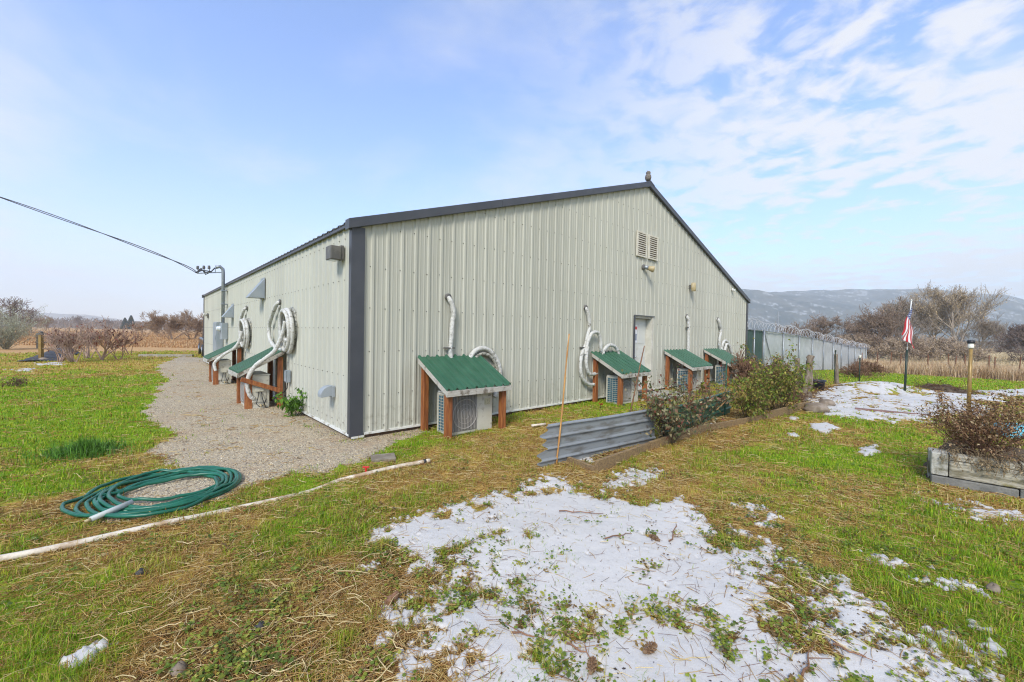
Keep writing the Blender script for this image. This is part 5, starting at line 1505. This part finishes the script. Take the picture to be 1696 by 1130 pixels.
def evergreen(label, loc, h, w_):
    t = thing('evergreen_tree', label, 'tree', loc, 0, 'evergreens on the left horizon')
    MB().tube([(0, 0, 0), (0, 0, h * .95)], [h * .02, .03], 6).build('trunk', M['postwood'], t)
    n_ = 5200; zz = rg_.uniform(.06, 1, n_) ** .9; a = rg_.uniform(0, 2 * math.pi, n_)
    lob = 1 + .22 * np.sin(a * 5 + zz * 31) + .18 * np.sin(zz * 60)
    r_ = (1 - zz) ** .8 * w_ * lob * rg_.uniform(.45, 1, n_) + .05
    q = np.stack([np.cos(a) * r_, np.sin(a) * r_, zz * h], -1)
    V_, F_, C_ = leaves_mesh(q, rg_.uniform(.4, .8, n_) * h / 12, .45, np.array([(.02, .045, .022)]) * rg_.uniform(.6, 1.6, (n_, 1)), .4, rg_); np_mesh('crown', V_, F_, M['leafy'], C_, False, t)


evergreen('shorter dark evergreen of the pair on the horizon', gp(207, 260), 7.6, 2.4)
evergreen('taller dark evergreen of the pair on the horizon', gp(217, 265), 9.2, 2.9)

# far houses
for px, Y, w_, h_, lb in ((258, 300, 16, 2.6, 'low far farmhouse right of the evergreens'), (232, 330, 12, 2.4, 'low far shed beside the evergreens'), (150, 340, 14, 2.6, 'low far farm building over the sumac bushes')):
    t = thing('farm_building', lb, 'building', gp(px, Y), R(15), 'far farm buildings on the left horizon')
    MB().box(-w_ / 2, w_ / 2, -3, 3, 0, h_).build('wall', M['farwall'], t)
    MB().prism([(-3.4, h_), (3.4, h_), (0, h_ + 1.6)], 'x', -w_ / 2 - .3, w_ / 2 + .3).build('roof', M['farroof'], t)
    MB().box(-w_ * .3, -w_ * .2, -3.03, -3.005, 1, 2).box(w_ * .1, w_ * .2, -3.03, -3.005, 1, 2).build('window', M['carglass'], t)

# left yard things
P = G(68, 597)
t = thing('marker_post', 'tan square post with a dark cap beside the sumac', 'post', tuple(P))
MB().box(-.06, .06, -.06, .06, -.1, 1.15).build('post', M['polegold'], t, bevel=.005)
MB().box(-.1, .16, -.08, .08, 1.15, 1.22).lathe([(.07, 1.22), (.08, 1.26), (.03, 1.31)], 10).build('cap', M['bronze'], t)
MB().lathe([(.2, -.05), (.16, .08), (.06, .14)], 9, Matrix.Translation((.22, -.1, 0))).build('stone_base', M['rock'], t)
a, b = G(64, 599), G(108, 586)
tm = MB(); d = b - a
tm.grid(lambda s_, t_: (d.x * s_ + .5 * (t_ - .5), d.y * s_ + (t_ - .5) * 1.2, .03 + .32 * math.sin(min(s_ * 1.3, 1) * 1.57) * math.sin(t_ * 3.1) + .03 * math.sin(s_ * 31 + t_ * 5)), 24, 10)
tag(tm.build('ground_cloth', M['greentarp'], None, solid=.01, loc=tuple(a)), 'dark cloth draped over a low ridge by the tan post', 'cloth')
a = G(276, 591)
tag(MB().box(-1.2, 1.2, -.12, .12, 0, .12).build('kerb_stone', M['concrete'], None, bevel=.01, loc=tuple(a), rz=.3), 'pale long concrete beam at the far end of the gravel', 'beam')
t = thing('rail_fence', 'grey rail fence remnant behind the tan post', 'fence', tuple(G(62, 577)))
for x in (-.1, 1.3, 2.7): MB().box(x, x + .12, 0, .1, 0, 1.0).build('post', M['postwood'], t)
for z in (.35, .75): MB().box(-.1, 2.8, -.04, 0, z, z + .12).build('rail', M['postwood'], t)

# wire fence posts at the right field
wf = thing('wire_fence', 'line of thin steel posts with wire along the tall dry grass', 'fence', tuple(G(1455, 620)))
o_ = Vector(wf.location); prev = None; wires = MB()
for i, px in enumerate((1430, 1455, 1477, 1492, 1539, 1572, 1584, 1601, 1640, 1649, 1690, 1730)):
    Y = 29 - (px - 1440) * .021; g_ = Vector(gp(px, Y)) - o_; lean = (i * 37 % 7 - 3) * .02
    MB().tube([g_ + Vector((0, 0, -.1)), g_ + Vector((lean, 0, 1.35 + .06 * (i % 3)))], .03, 5).build('post', M['rust'], wf)
    if prev is not None:
        for z in (.5, .9, 1.25): wires.tube([prev + Vector((0, 0, z)), g_ + Vector((0, 0, z))], .004, 3)
    prev = g_
wires.build('wires', M['wire'], wf)
P = gp(1288, 95)
t = thing('utility_pole', 'thin pale utility pole beyond the left end of the fence', 'utility pole', P)
MB().tube([(0, 0, 0), (0, 0, 9.2)], [.16, .12], 8).build('pole', M['galv'], t); MB().box(-.7, .7, -.06, .06, 8.2, 8.35).build('crossarm', M['galv'], t)


# ------------------------------------------------------------------ hills
def hills(name, tx0, tx1, y0, y1, hgt, seed):
    """long even ridge running across the valley, foot at depth y0"""
    na, nr = 420, 130
    tx, y = np.meshgrid(np.linspace(tx0, tx1, na), np.linspace(y0, y1, nr)); x = tx * y
    t_ = (y - y0) / (y1 - y0)
    ridge = fbm(x, y * .3, 1 / 900., 4, seed, .45); spur = fbm(x, y * .45, 1 / 190., 5, seed + 2, .5)
    env = sstep(-.05, .78, t_ + .16 * (spur - .5))
    z = -1.5 + hgt * env * (.86 + .26 * ridge) + hgt * .16 * (spur - .5) * np.sin(np.clip(t_, 0, 1) * 3.14) + 9 * (fbm(x, y, 1 / 45., 4, seed + 3) - .5) * np.clip(env * 3, 0, 1)
    tcol = sstep(.44, .56, fbm(x, y * .8, 1 / 55., 6, seed + 9, .68))[..., None]
    tc2 = .5 * sstep(.61, .70, fbm(x, y * .5, 1 / 22., 5, seed + 12, .75))[..., None]
    z = -1.5 + (z + 1.5) * np.clip((1 - np.abs(tx - (tx0 + tx1) / 2) / ((tx1 - tx0) / 2)) * (9 if hgt > 200 else 1.6), 0, 1)
    c = np.array([.015, .035, .035]) * tcol + np.array([.065, .075, .065]) * (1 - tcol)
    c = c * (1 - tc2) + np.array([.62, .62, .62]) * tc2
    V_ = np.stack([x, y, z], -1).reshape(-1, 3)
    o = np_mesh(name, V_, grid_faces(nr, na, False)[:, ::-1], attrmat(name + '_cover', .95, 0, .05, noise=.4, nscale=.05), c.reshape(-1, 3), True)
    tag(o, kind='structure')


hills('hill_ridge', .0, 1.75, 620, 2100, 200, 201)
hills('distant_hill', -1.6, -.8, 1700, 2200, 70, 211)

# ------------------------------------------------------------------ lawns, weeds, straw (what nobody could count)


def scatter(n, r0, r1, th0=-57, th1=57, power=0., seed=1):
    rg_ = np.random.default_rng(seed)
    th = np.radians(rg_.uniform(th0, th1, n)); u = rg_.random(n)
    r = np.exp(math.log(r0) + (math.log(r1) - math.log(r0)) * u ** (1 + power))
    return r * np.sin(th), r * np.cos(th), r, rg_


def inb(x, y, pad=.02):
    u = (x - N0[0]) * ua[0] + (y - N0[1]) * ua[1]; v = (x - N0[0]) * va[0] + (y - N0[1]) * va[1]
    return (u > -pad) & (u < GW + pad) & (v > -pad) & (v < GL + pad)


def inplanter(x, y):
    dx, dy = x - pA.x, y - pA.y; a = dx * dv.x + dy * dv.y; b = dx * nv.x + dy * nv.y
    return (a > -.03) & (a < 2.7) & (b > -.02) & (b < 1.3)


def fenceback(x, y):
    u = (x - N0[0]) * ua[0] + (y - N0[1]) * ua[1]; v = (x - N0[0]) * va[0] + (y - N0[1]) * va[1]
    return (u > GW) & (v > 0)


x, y, r, rg_ = scatter(820000, 1.45, 36, power=-.12, seed=5)
g_ = gravelm(x, y); s_ = snowm(x, y); c_ = cover(x, y); dn = fbm(x, y, 7, 3, 301)
pgreen = .04 + .96 * sstep(.12, .78, c_[:, 0] + .16 * sstep(.5, 3, x - .35 * y)); pstraw = np.clip(c_[:, 1] * .6 + .08, 0, .9)
dens = np.clip((pgreen + pstraw) * 1.15 - .95 * c_[:, 2] * (1 - .6 * pgreen), .07, 1) * sstep(.22, .5, dn + .12 * pgreen)
dens = dens * np.where(g_ > .0, np.where(g_ < .35, .55 * sstep(.56, .68, fbm(x, y, 3.1, 4, 307)), 0) + .012, 1) * np.where(g_ > -.12, .6, 1) * np.where(s_ > .10, .04, np.where(s_ > 0, .35, 1))
ok = (rg_.random(len(x)) < dens) & ~inb(x, y) & ~inplanter(x, y) & ~fenceback(x, y)
x, y, r, c_, s_, pgreen, pstraw = x[ok], y[ok], r[ok], c_[ok], s_[ok], pgreen[ok], pstraw[ok]; k = len(x)
isg = rg_.random(k) < pgreen / (pgreen + pstraw)
hgt = np.where(isg, rg_.uniform(.02, .055, k), rg_.uniform(.02, .06, k)) * (.45 + .8 * fbm(x, y, 1.7, 3, 305) + .9 * sstep(.45, .75, fbm(x, y, 5.5, 3, 306))) * (1 + r * .012)
wd = np.maximum(.0028, r * .00105) * rg_.uniform(.7, 1.4, k)
gp_ = np.array([(.19, .38, .010), (.27, .46, .014), (.36, .50, .02), (.11, .26, .012), (.44, .48, .03), (.16, .33, .012)]); sp2 = np.array([(.52, .35, .10), (.62, .47, .19), (.42, .25, .06), (.32, .17, .045), (.46, .38, .09), (.50, .46, .09), (.42, .40, .07)])
col = np.where(isg[:, None], gp_[rg_.integers(0, 6, k)], sp2[rg_.integers(0, 7, k)]) * rg_.uniform(.75, 1.2, (k, 1))
yl = (np.clip(1.15 - pgreen, 0, 1) * isg)[:, None] * .5; col = col * (1 - yl) + np.array([.43, .39, .035]) * yl
V_, F_, C_ = blades(x, y, ground_z(x, y) - .004, hgt, wd, col, rg_, .75, .9)
tag(np_mesh('grass', V_, F_, M['leafy'], C_), 'short green and yellowed lawn grass', 'grass', kind='stuff')

# trodden dry stalks lying about
x, y, r, rg_ = scatter(170000, 1.4, 20, power=-.1, seed=7)
c_ = cover(x, y); g_ = gravelm(x, y); s_ = snowm(x, y)
ok = (rg_.random(len(x)) < np.clip(c_[:, 1] * .7 + c_[:, 2] * .55, .05, 1) * np.where(g_ > 0, .03 + .5 * sstep(.5, .64, fbm(x, y, 1.9, 4, 361)), 1) * np.where(s_ > .1, .07, 1)) & ~inb(x, y) & ~inplanter(x, y) & ~fenceback(x, y)
x, y, r = x[ok], y[ok], r[ok]; k = len(x)
a = rg_.uniform(0, 2 * math.pi, k); L = rg_.uniform(.04, .2, k) * rg_.uniform(.5, 1, k); cvv = rg_.normal(0, .7, k)
P_ = np.stack([x, y, ground_z(x, y) + rg_.uniform(.004, .022, k)], -1); pts = [P_]
for i in range(3):
    P_ = P_ + np.stack([np.cos(a), np.sin(a), rg_.normal(0, .12, k)], -1) * (L / 3)[:, None]; P_[:, 2] = np.maximum(P_[:, 2], ground_z(P_[:, 0], P_[:, 1]) + .003); pts.append(P_); a = a + cvv / 3
P0 = np.concatenate(pts[:3]); P1 = np.concatenate(pts[1:]); rad = np.tile(np.maximum(.0012, r * .00042) * rg_.uniform(.7, 1.5, k), 3)
V_, F_ = segs_mesh(P0, P1, rad, rad * .8, 3)
sp3 = np.array([(.60, .42, .15), (.72, .56, .27), (.46, .26, .08), (.30, .14, .05), (.52, .32, .10)])[rg_.integers(0, 5, k)]
tag(np_mesh('dry_straw', V_, F_, M['straw'], np.repeat(np.tile(sp3, (3, 1)), 6, 0)), 'dead straw and stalks littering the lawn', 'straw', kind='stuff')

# coarse broken stems on the bare soil
x, y, r, rg_ = scatter(5200, 1.5, 9, -50, 48, seed=23)
c_ = cover(x, y); g_ = gravelm(x, y); s_ = snowm(x, y)
ok = (rg_.random(len(x)) < np.clip(c_[:, 2] * .7 + c_[:, 1] * .2, .02, 1) * np.where(g_ > 0, .05, 1) * np.where(s_ > .05, .12, 1)) & ~inb(x, y) & ~inplanter(x, y)
x, y, r = x[ok], y[ok], r[ok]; k = len(x); a = rg_.uniform(0, 2 * math.pi, k); L = rg_.uniform(.05, .20, k); cvv = rg_.normal(0, 1.0, k)
P_ = np.stack([x, y, ground_z(x, y) + rg_.uniform(.008, .035, k)], -1); pts = [P_]
for i in range(4):
    P_ = P_ + np.stack([np.cos(a), np.sin(a), rg_.normal(0, .18, k)], -1) * (L / 4)[:, None]; P_[:, 2] = np.maximum(P_[:, 2], ground_z(P_[:, 0], P_[:, 1]) + .004); pts.append(P_); a = a + cvv / 4
rad = np.tile(rg_.uniform(.0016, .0032, k), 4)
V_, F_ = segs_mesh(np.concatenate(pts[:4]), np.concatenate(pts[1:]), rad, rad * .85, 4)
sp3 = np.array([(.70, .56, .30), (.55, .40, .18), (.34, .20, .09), (.62, .50, .26)])[rg_.integers(0, 4, k)]
tag(np_mesh('dead_stalks', V_, F_, M['straw'], np.repeat(np.tile(sp3, (4, 1)), 8, 0)), 'coarse pale dead stems on the bare soil', 'stalks', kind='stuff')

# low broadleaf weeds
x, y, r, rg_ = scatter(15000, 1.4, 9, power=0, seed=9)
c_ = cover(x, y); g_ = gravelm(x, y); s_ = snowm(x, y); cl_ = fbm(x, y, 2.2, 3, 311)
edge = np.exp(-((s_ - .06) / .12) ** 2)
ok = (rg_.random(len(x)) < np.clip(.25 + .9 * edge + .3 * c_[:, 2], 0, 1) * sstep(.40, .58, cl_ + .18 * edge) * np.where(g_ > -.05, .03, 1) * np.where(s_ > .22, .09, 1)) & ~inb(x, y) & ~inplanter(x, y)
x, y, r = x[ok], y[ok], r[ok]; k = len(x); m_ = 12
X = np.repeat(x, m_) + rg_.normal(0, .022, k * m_); Y2 = np.repeat(y, m_) + rg_.normal(0, .022, k * m_)
Q = np.stack([X, Y2, np.maximum(ground_z(X, Y2), terr(X, Y2) + smooth_rel.mean()) + rg_.uniform(.004, .035, k * m_)], -1)
pw = np.array([(.27, .32, .04), (.18, .26, .035), (.40, .38, .07), (.12, .17, .03), (.34, .22, .06), (.2, .13, .05)])
cw = np.repeat(pw[rg_.choice(6, k, p=[.28, .28, .16, .12, .08, .08])], m_, 0) * rg_.uniform(.65, 1.25, (k * m_, 1))
V_, F_, C_ = leaves_mesh(Q, rg_.uniform(.012, .026, k * m_), .95, cw, .15, rg_, flat=.85)
tag(np_mesh('ground_weeds', V_, F_, M['leafy'], C_), 'low broadleaf weeds at the snow edges', 'weeds', kind='stuff')

# pine needles, bark chips and leaf crumbs
x, y, r, rg_ = scatter(26000, 1.4, 9, -45, 52, seed=13)
s_ = snowm(x, y); g_ = gravelm(x, y); cl_ = fbm(x, y, 1.6, 4, 321)
ok = (rg_.random(len(x)) < (.12 + .6 * sstep(.5, .66, cl_)) * np.where(g_ > 0, .12, 1) * np.where(x > -1.5, 1, .35) * np.where(s_ > .2, .16, 1)) & ~inb(x, y) & ~inplanter(x, y)
x, y, r = x[ok], y[ok], r[ok]; k = len(x); a = rg_.uniform(0, 2 * math.pi, k); L = rg_.uniform(.03, .12, k)
z0 = ground_z(x, y) + .012 + np.where(snowm(x, y) > .02, .012, 0)
P0 = np.stack([x, y, z0], -1); P1 = P0 + np.stack([np.cos(a) * L, np.sin(a) * L, rg_.uniform(-.004, .014, k)], -1)
V_, F_ = segs_mesh(P0, P1, np.full(k, .0011), np.full(k, .0009), 3)
pc = np.array([(.26, .10, .04), (.20, .08, .035), (.34, .17, .07), (.12, .06, .03)])[rg_.integers(0, 4, k)]
tag(np_mesh('pine_needles', V_, F_, M['straw'], np.repeat(pc, 6, 0)), 'fallen reddish pine needles on grass and snow', 'needles', kind='stuff')
x, y, r, rg_ = scatter(9000, 1.4, 10, -50, 55, seed=15)
s_ = snowm(x, y); cl_ = fbm(x, y, 2.6, 4, 331)
ok = (rg_.random(len(x)) < (.08 + .7 * sstep(.48, .62, cl_)) * np.where(s_ > 0, .8, .5)) & ~inb(x, y) & ~inplanter(x, y); x, y, r = x[ok], y[ok], r[ok]; k = len(x)
Q = np.stack([x, y, ground_z(x, y) + .016 + np.where(snowm(x, y) > .02, .014, 0)], -1)
pc = np.array([(.16, .09, .05), (.10, .06, .035), (.24, .15, .08), (.06, .045, .035)])[rg_.integers(0, 4, k)]
V_, F_, C_ = leaves_mesh(Q, rg_.uniform(.006, .022, k), .6, pc, .05, rg_, flat=.9)
tag(np_mesh('leaf_litter', V_, F_, M['straw'], C_), 'crumbs of dead leaf and bark on the ground', 'leaf litter', kind='stuff')

# stones on the gravel
x, y, r, rg_ = scatter(70000, 2.8, 26, -46, 0, seed=17)
g_ = gravelm(x, y); ok = (g_ > -.05) & ~inb(x, y) & (rg_.random(len(x)) < .55); x, y, r = x[ok], y[ok], r[ok]; k = len(x)
oc = np.array([(1, 0, 0), (0, 1, 0), (-1, 0, 0), (0, -1, 0), (0, 0, .7), (0, 0, -.5)], float)
R3 = rg_.uniform(.6, 1.4, (k, 6, 1)) * (rg_.uniform(.004, .010, k) * (1 + r * .03))[:, None, None]
aa = rg_.uniform(0, 6.28, k); ca, sa = np.cos(aa)[:, None], np.sin(aa)[:, None]
O = oc[None] * R3; Ox = O[..., 0] * ca - O[..., 1] * sa; Oy = O[..., 0] * sa + O[..., 1] * ca
zz = terr(x, y) + relief(x, y) * .25 + .012
V_ = np.stack([Ox + x[:, None], Oy + y[:, None], O[..., 2] + zz[:, None]], -1).reshape(-1, 3)
ft = np.array([(0, 1, 4), (1, 2, 4), (2, 3, 4), (3, 0, 4), (1, 0, 5), (2, 1, 5), (3, 2, 5), (0, 3, 5)])
F_ = (np.arange(k)[:, None, None] * 6 + ft[None]).reshape(-1, 3)
pc = np.array([(.46, .39, .27), (.32, .27, .19), (.60, .53, .39), (.2, .165, .125), (.44, .32, .18)])[rg_.integers(0, 5, k)] * rg_.uniform(.8, 1.2, (k, 1))
tag(np_mesh('gravel_stones', V_, F_, attrmat('stone', .85), np.repeat(pc, 6, 0)), 'loose pea gravel stones on the path', 'gravel', kind='stuff')

# tall dry grass belt along the right field
rg_ = np.random.default_rng(19); n_ = 60000
px = rg_.uniform(1425, 1800, n_); dY = rg_.uniform(0, 1, n_) ** .8
Yb = 27.5 - (px - 1440) * .018 + dY * 7
d = cf[None] * FPX + cX[None] * (px - 848)[:, None]; x = d[:, 0] / d[:, 1] * Yb; y = Yb
ok = ~fenceback(x, y) & (fbm(x, y, .5, 3, 341) > .3); x, y = x[ok], y[ok]; k = len(x)
col = np.array([(.58, .42, .24), (.66, .52, .32), (.48, .32, .17), (.60, .43, .27)])[rg_.integers(0, 4, k)] * rg_.uniform(.8, 1.2, (k, 1))
V_, F_, C_ = blades(x, y, terr(x, y), rg_.uniform(.4, 1.15, k) * (.6 + .7 * fbm(x, y, .35, 3, 343)), np.full(k, .022), col, rg_, .5, .6)
tag(np_mesh('tall_dry_grass', V_, F_, M['straw'], C_), 'belt of tall tan dry grass beyond the lawn', 'tall grass', kind='stuff')
# far field stubble, rough grass and hedge mass
n_ = 50000; px = rg_.uniform(1440, 1800, n_); Yb = rg_.uniform(38, 120, n_)
d = cf[None] * FPX + cX[None] * (px - 848)[:, None]; x = d[:, 0] / d[:, 1] * Yb; y = Yb; ok = ~fenceback(x, y); x, y = x[ok], y[ok]; k = len(x)
col = np.array([(.58, .45, .27), (.48, .37, .2), (.64, .52, .32)])[rg_.integers(0, 3, k)]
V_, F_, C_ = blades(x, y, terr(x, y), rg_.uniform(.3, .8, k), np.full(k, .07), col, rg_, .5, .6)
tag(np_mesh('field_stubble', V_, F_, M['straw'], C_), 'rough tan stubble of the right field', 'stubble', kind='stuff')
n_ = 60000; px = rg_.uniform(-150, 345, n_); Yb = np.exp(rg_.uniform(math.log(32), math.log(120), n_))
d = cf[None] * FPX + cX[None] * (px - 848)[:, None]; x = d[:, 0] / d[:, 1] * Yb; y = Yb; k = len(x); r = np.hypot(x, y)
ok = ~inb(x, y, .5) & (fbm(x, y, .15, 3, 351) > .38); x, y, r = x[ok], y[ok], r[ok]; k = len(x)
col = np.array([(.48, .27, .12), (.54, .34, .17), (.40, .22, .10), (.56, .40, .22)])[rg_.integers(0, 4, k)]
V_, F_, C_ = blades(x, y, terr(x, y), rg_.uniform(.1, .3, k), r * .0012, col, rg_, .5, .6)
tag(np_mesh('field_stubble', V_, F_, M['straw'], C_), 'orange brown stubble of the left field', 'stubble', kind='stuff')


# far woods along both horizons
def woods(label, pxs, Ys, n_, hh, c, seed):
    rg_ = np.random.default_rng(seed); px = rg_.uniform(pxs[0], pxs[1], n_); Y = rg_.uniform(Ys[0], Ys[1], n_)
    d = cf[None] * FPX + cX[None] * (px - 848)[:, None]; x = d[:, 0] / d[:, 1] * Y; y = Y
    top = hh * (.35 + .9 * fbm(x, y * .2, 1 / 14., 4, seed))
    z = terr(x, y) + top * rg_.random(n_) ** .8
    d = rg_.normal(size=(n_, 3)); d[:, 2] = np.abs(d[:, 2]) + .8; d /= np.linalg.norm(d, axis=1, keepdims=True)
    P0 = np.stack([x, y, z], -1); s = .0006 * Y
    V_, F_ = segs_mesh(P0, P0 + d * (hh * .22), s, s * .5, 3)
    cc_ = np.array([c]) * rg_.uniform(.6, 1.4, (n_, 1))
    tag(np_mesh('far_woods', V_, F_, M['bark'], np.repeat(cc_, 6, 0)), label, 'woods', kind='stuff')


woods('hazy bare woods along the left horizon', (-200, 345), (260, 420), 22000, 6.5, (.27, .22, .19), 401)
woods('hazy bare woods along the right horizon', (1380, 1850), (150, 260), 24000, 3.4, (.17, .14, .11), 403)
woods('dark hedge behind the right tan field', (1440, 1850), (112, 124), 6000, 1.0, (.2, .17, .12), 405)

# pine cones, twigs, stones of the foreground
for q, rz_, lb in (((1075, 1085), .6, 'brown pine cone lying on the snow'), ((1085, 896), 2.2, 'flattened pine cone at the far side of the snow'), ((980, 1118), 1.2, 'half hidden pine cone at the bottom of the frame')):
    P = G(*q); cm_ = MB(); ga = 0
    for i in range(60):
        t_ = i / 60; a = i * 2.4; r_ = .022 * math.sin(.25 + t_ * 2.7) ** .7
        cx_, sy_ = math.cos(a), math.sin(a); zc_ = -.04 + .085 * t_
        cm_.add([(zc_, cx_ * r_ * .3, sy_ * r_ * .3), (zc_ + .004, cx_ * r_ - sy_ * .006, sy_ * r_ + cx_ * .006), (zc_ + .012, cx_ * r_ * 1.15, sy_ * r_ * 1.15), (zc_ + .004, cx_ * r_ + sy_ * .006, sy_ * r_ - cx_ * .006)], [(0, 1, 2, 3)])
    cm_.tube([(-.04, 0, 0), (.04, 0, 0)], [.01, .006], 6)
    tag(cm_.build('pine_cone', M['cone'], None, loc=(P.x, P.y, gz1(P.x, P.y) + .035), rz=rz_), lb, 'pine cone', 'pine cones on the snow')
rg_ = np.random.default_rng(500)
tw = [((925, 850), (1000, 855)), ((1000, 900), (1045, 888)), ((1260, 960), (1285, 972)), ((940, 1075), (985, 1105)), ((845, 1055), (900, 1065)), ((1380, 1080), (1430, 1100)), ((640, 1008), (662, 995)), ((1110, 900), (1120, 870)), ((1330, 1130), (1345, 1085))]
lbs = ['dark twig near the far snow edge', 'thin twig pointing at the flattened cone', 'short twig at the right side of the snow', 'curved twig left of the pine cone', 'twig beside the leafy weeds on the snow', 'brown twig near the lower right snow', 'reddish bark piece left of the snow', 'small twig standing in the snow', 'long twig at the bottom right']
for (a, b), lb in zip(tw, lbs):
    A_, B_ = G(*a), G(*b); pts = []
    for i in range(7):
        p = A_.lerp(B_, i / 6) + Vector((rg_.normal() * .006, rg_.normal() * .006, 0)); p.z = gz1(p.x, p.y) + .03 + rg_.uniform(0, .008); pts.append(p - A_)
    m_ = MB().tube(pts, [.006 - .0006 * i for i in range(7)] if 'bark' not in lb else [.012, .02, .022, .022, .02, .018, .01], 6)
    for j in (2, 4): m_.tube([pts[j], pts[j] + Vector((rg_.normal() * .04, rg_.normal() * .04, .01))], [.003, .0015], 5)
    tag(m_.build('twig', M['darkcane'], None, loc=tuple(A_)), lb, 'twig', 'twigs on the snow and grass')
for q, s_, lb in (((232, 957), .028, 'small upright dark stone in the left grass'), ((1645, 980), .035, 'tan stone in the right grass'), ((1293, 933), .02, 'dark pebble on the snow'), ((430, 1042), .03, 'black stone among the dead straw'), ((295, 1112), .035, 'orange brown stone at the bottom left')):
    P = G(*q); mm = MB()
    mm.grid(lambda a0, b0: (math.cos(a0 * 6.283) * math.cos((b0 - .5) * 3.1416) * s_, math.sin(a0 * 6.283) * math.cos((b0 - .5) * 3.1416) * s_ * .8, math.sin((b0 - .5) * 3.1416) * s_ * (.8 + .3 * math.sin(a0 * 9))), 12, 8)
    tag(mm.build('stone', M['rock'] if 'dark' not in lb and 'black' not in lb else M['greentarp'], None, smooth=True, loc=(P.x, P.y, gz1(P.x, P.y) + .02)), lb, 'stone', 'loose stones in the yard')

# ------------------------------------------------------------------ haze
hzm = bpy.data.materials.new('haze'); hzm.use_nodes = True; t_ = hzm.node_tree; t_.nodes.clear()
o_ = nd(t_, 'ShaderNodeOutputMaterial'); vl = nd(t_, 'ShaderNodeVolumePrincipled')
vl.inputs['Color'].default_value = (.92, .97, 1.0, 1); vl.inputs['Density'].default_value = .00046; vl.inputs['Anisotropy'].default_value = 0
t_.links.new(vl.outputs[0], o_.inputs['Volume'])
hb_ = MB().box(-3700, 3700, -200, 2300, -4, 300).build('haze', hzm, None)
tag(hb_, 'pale even haze over the valley', 'haze', kind='stuff')
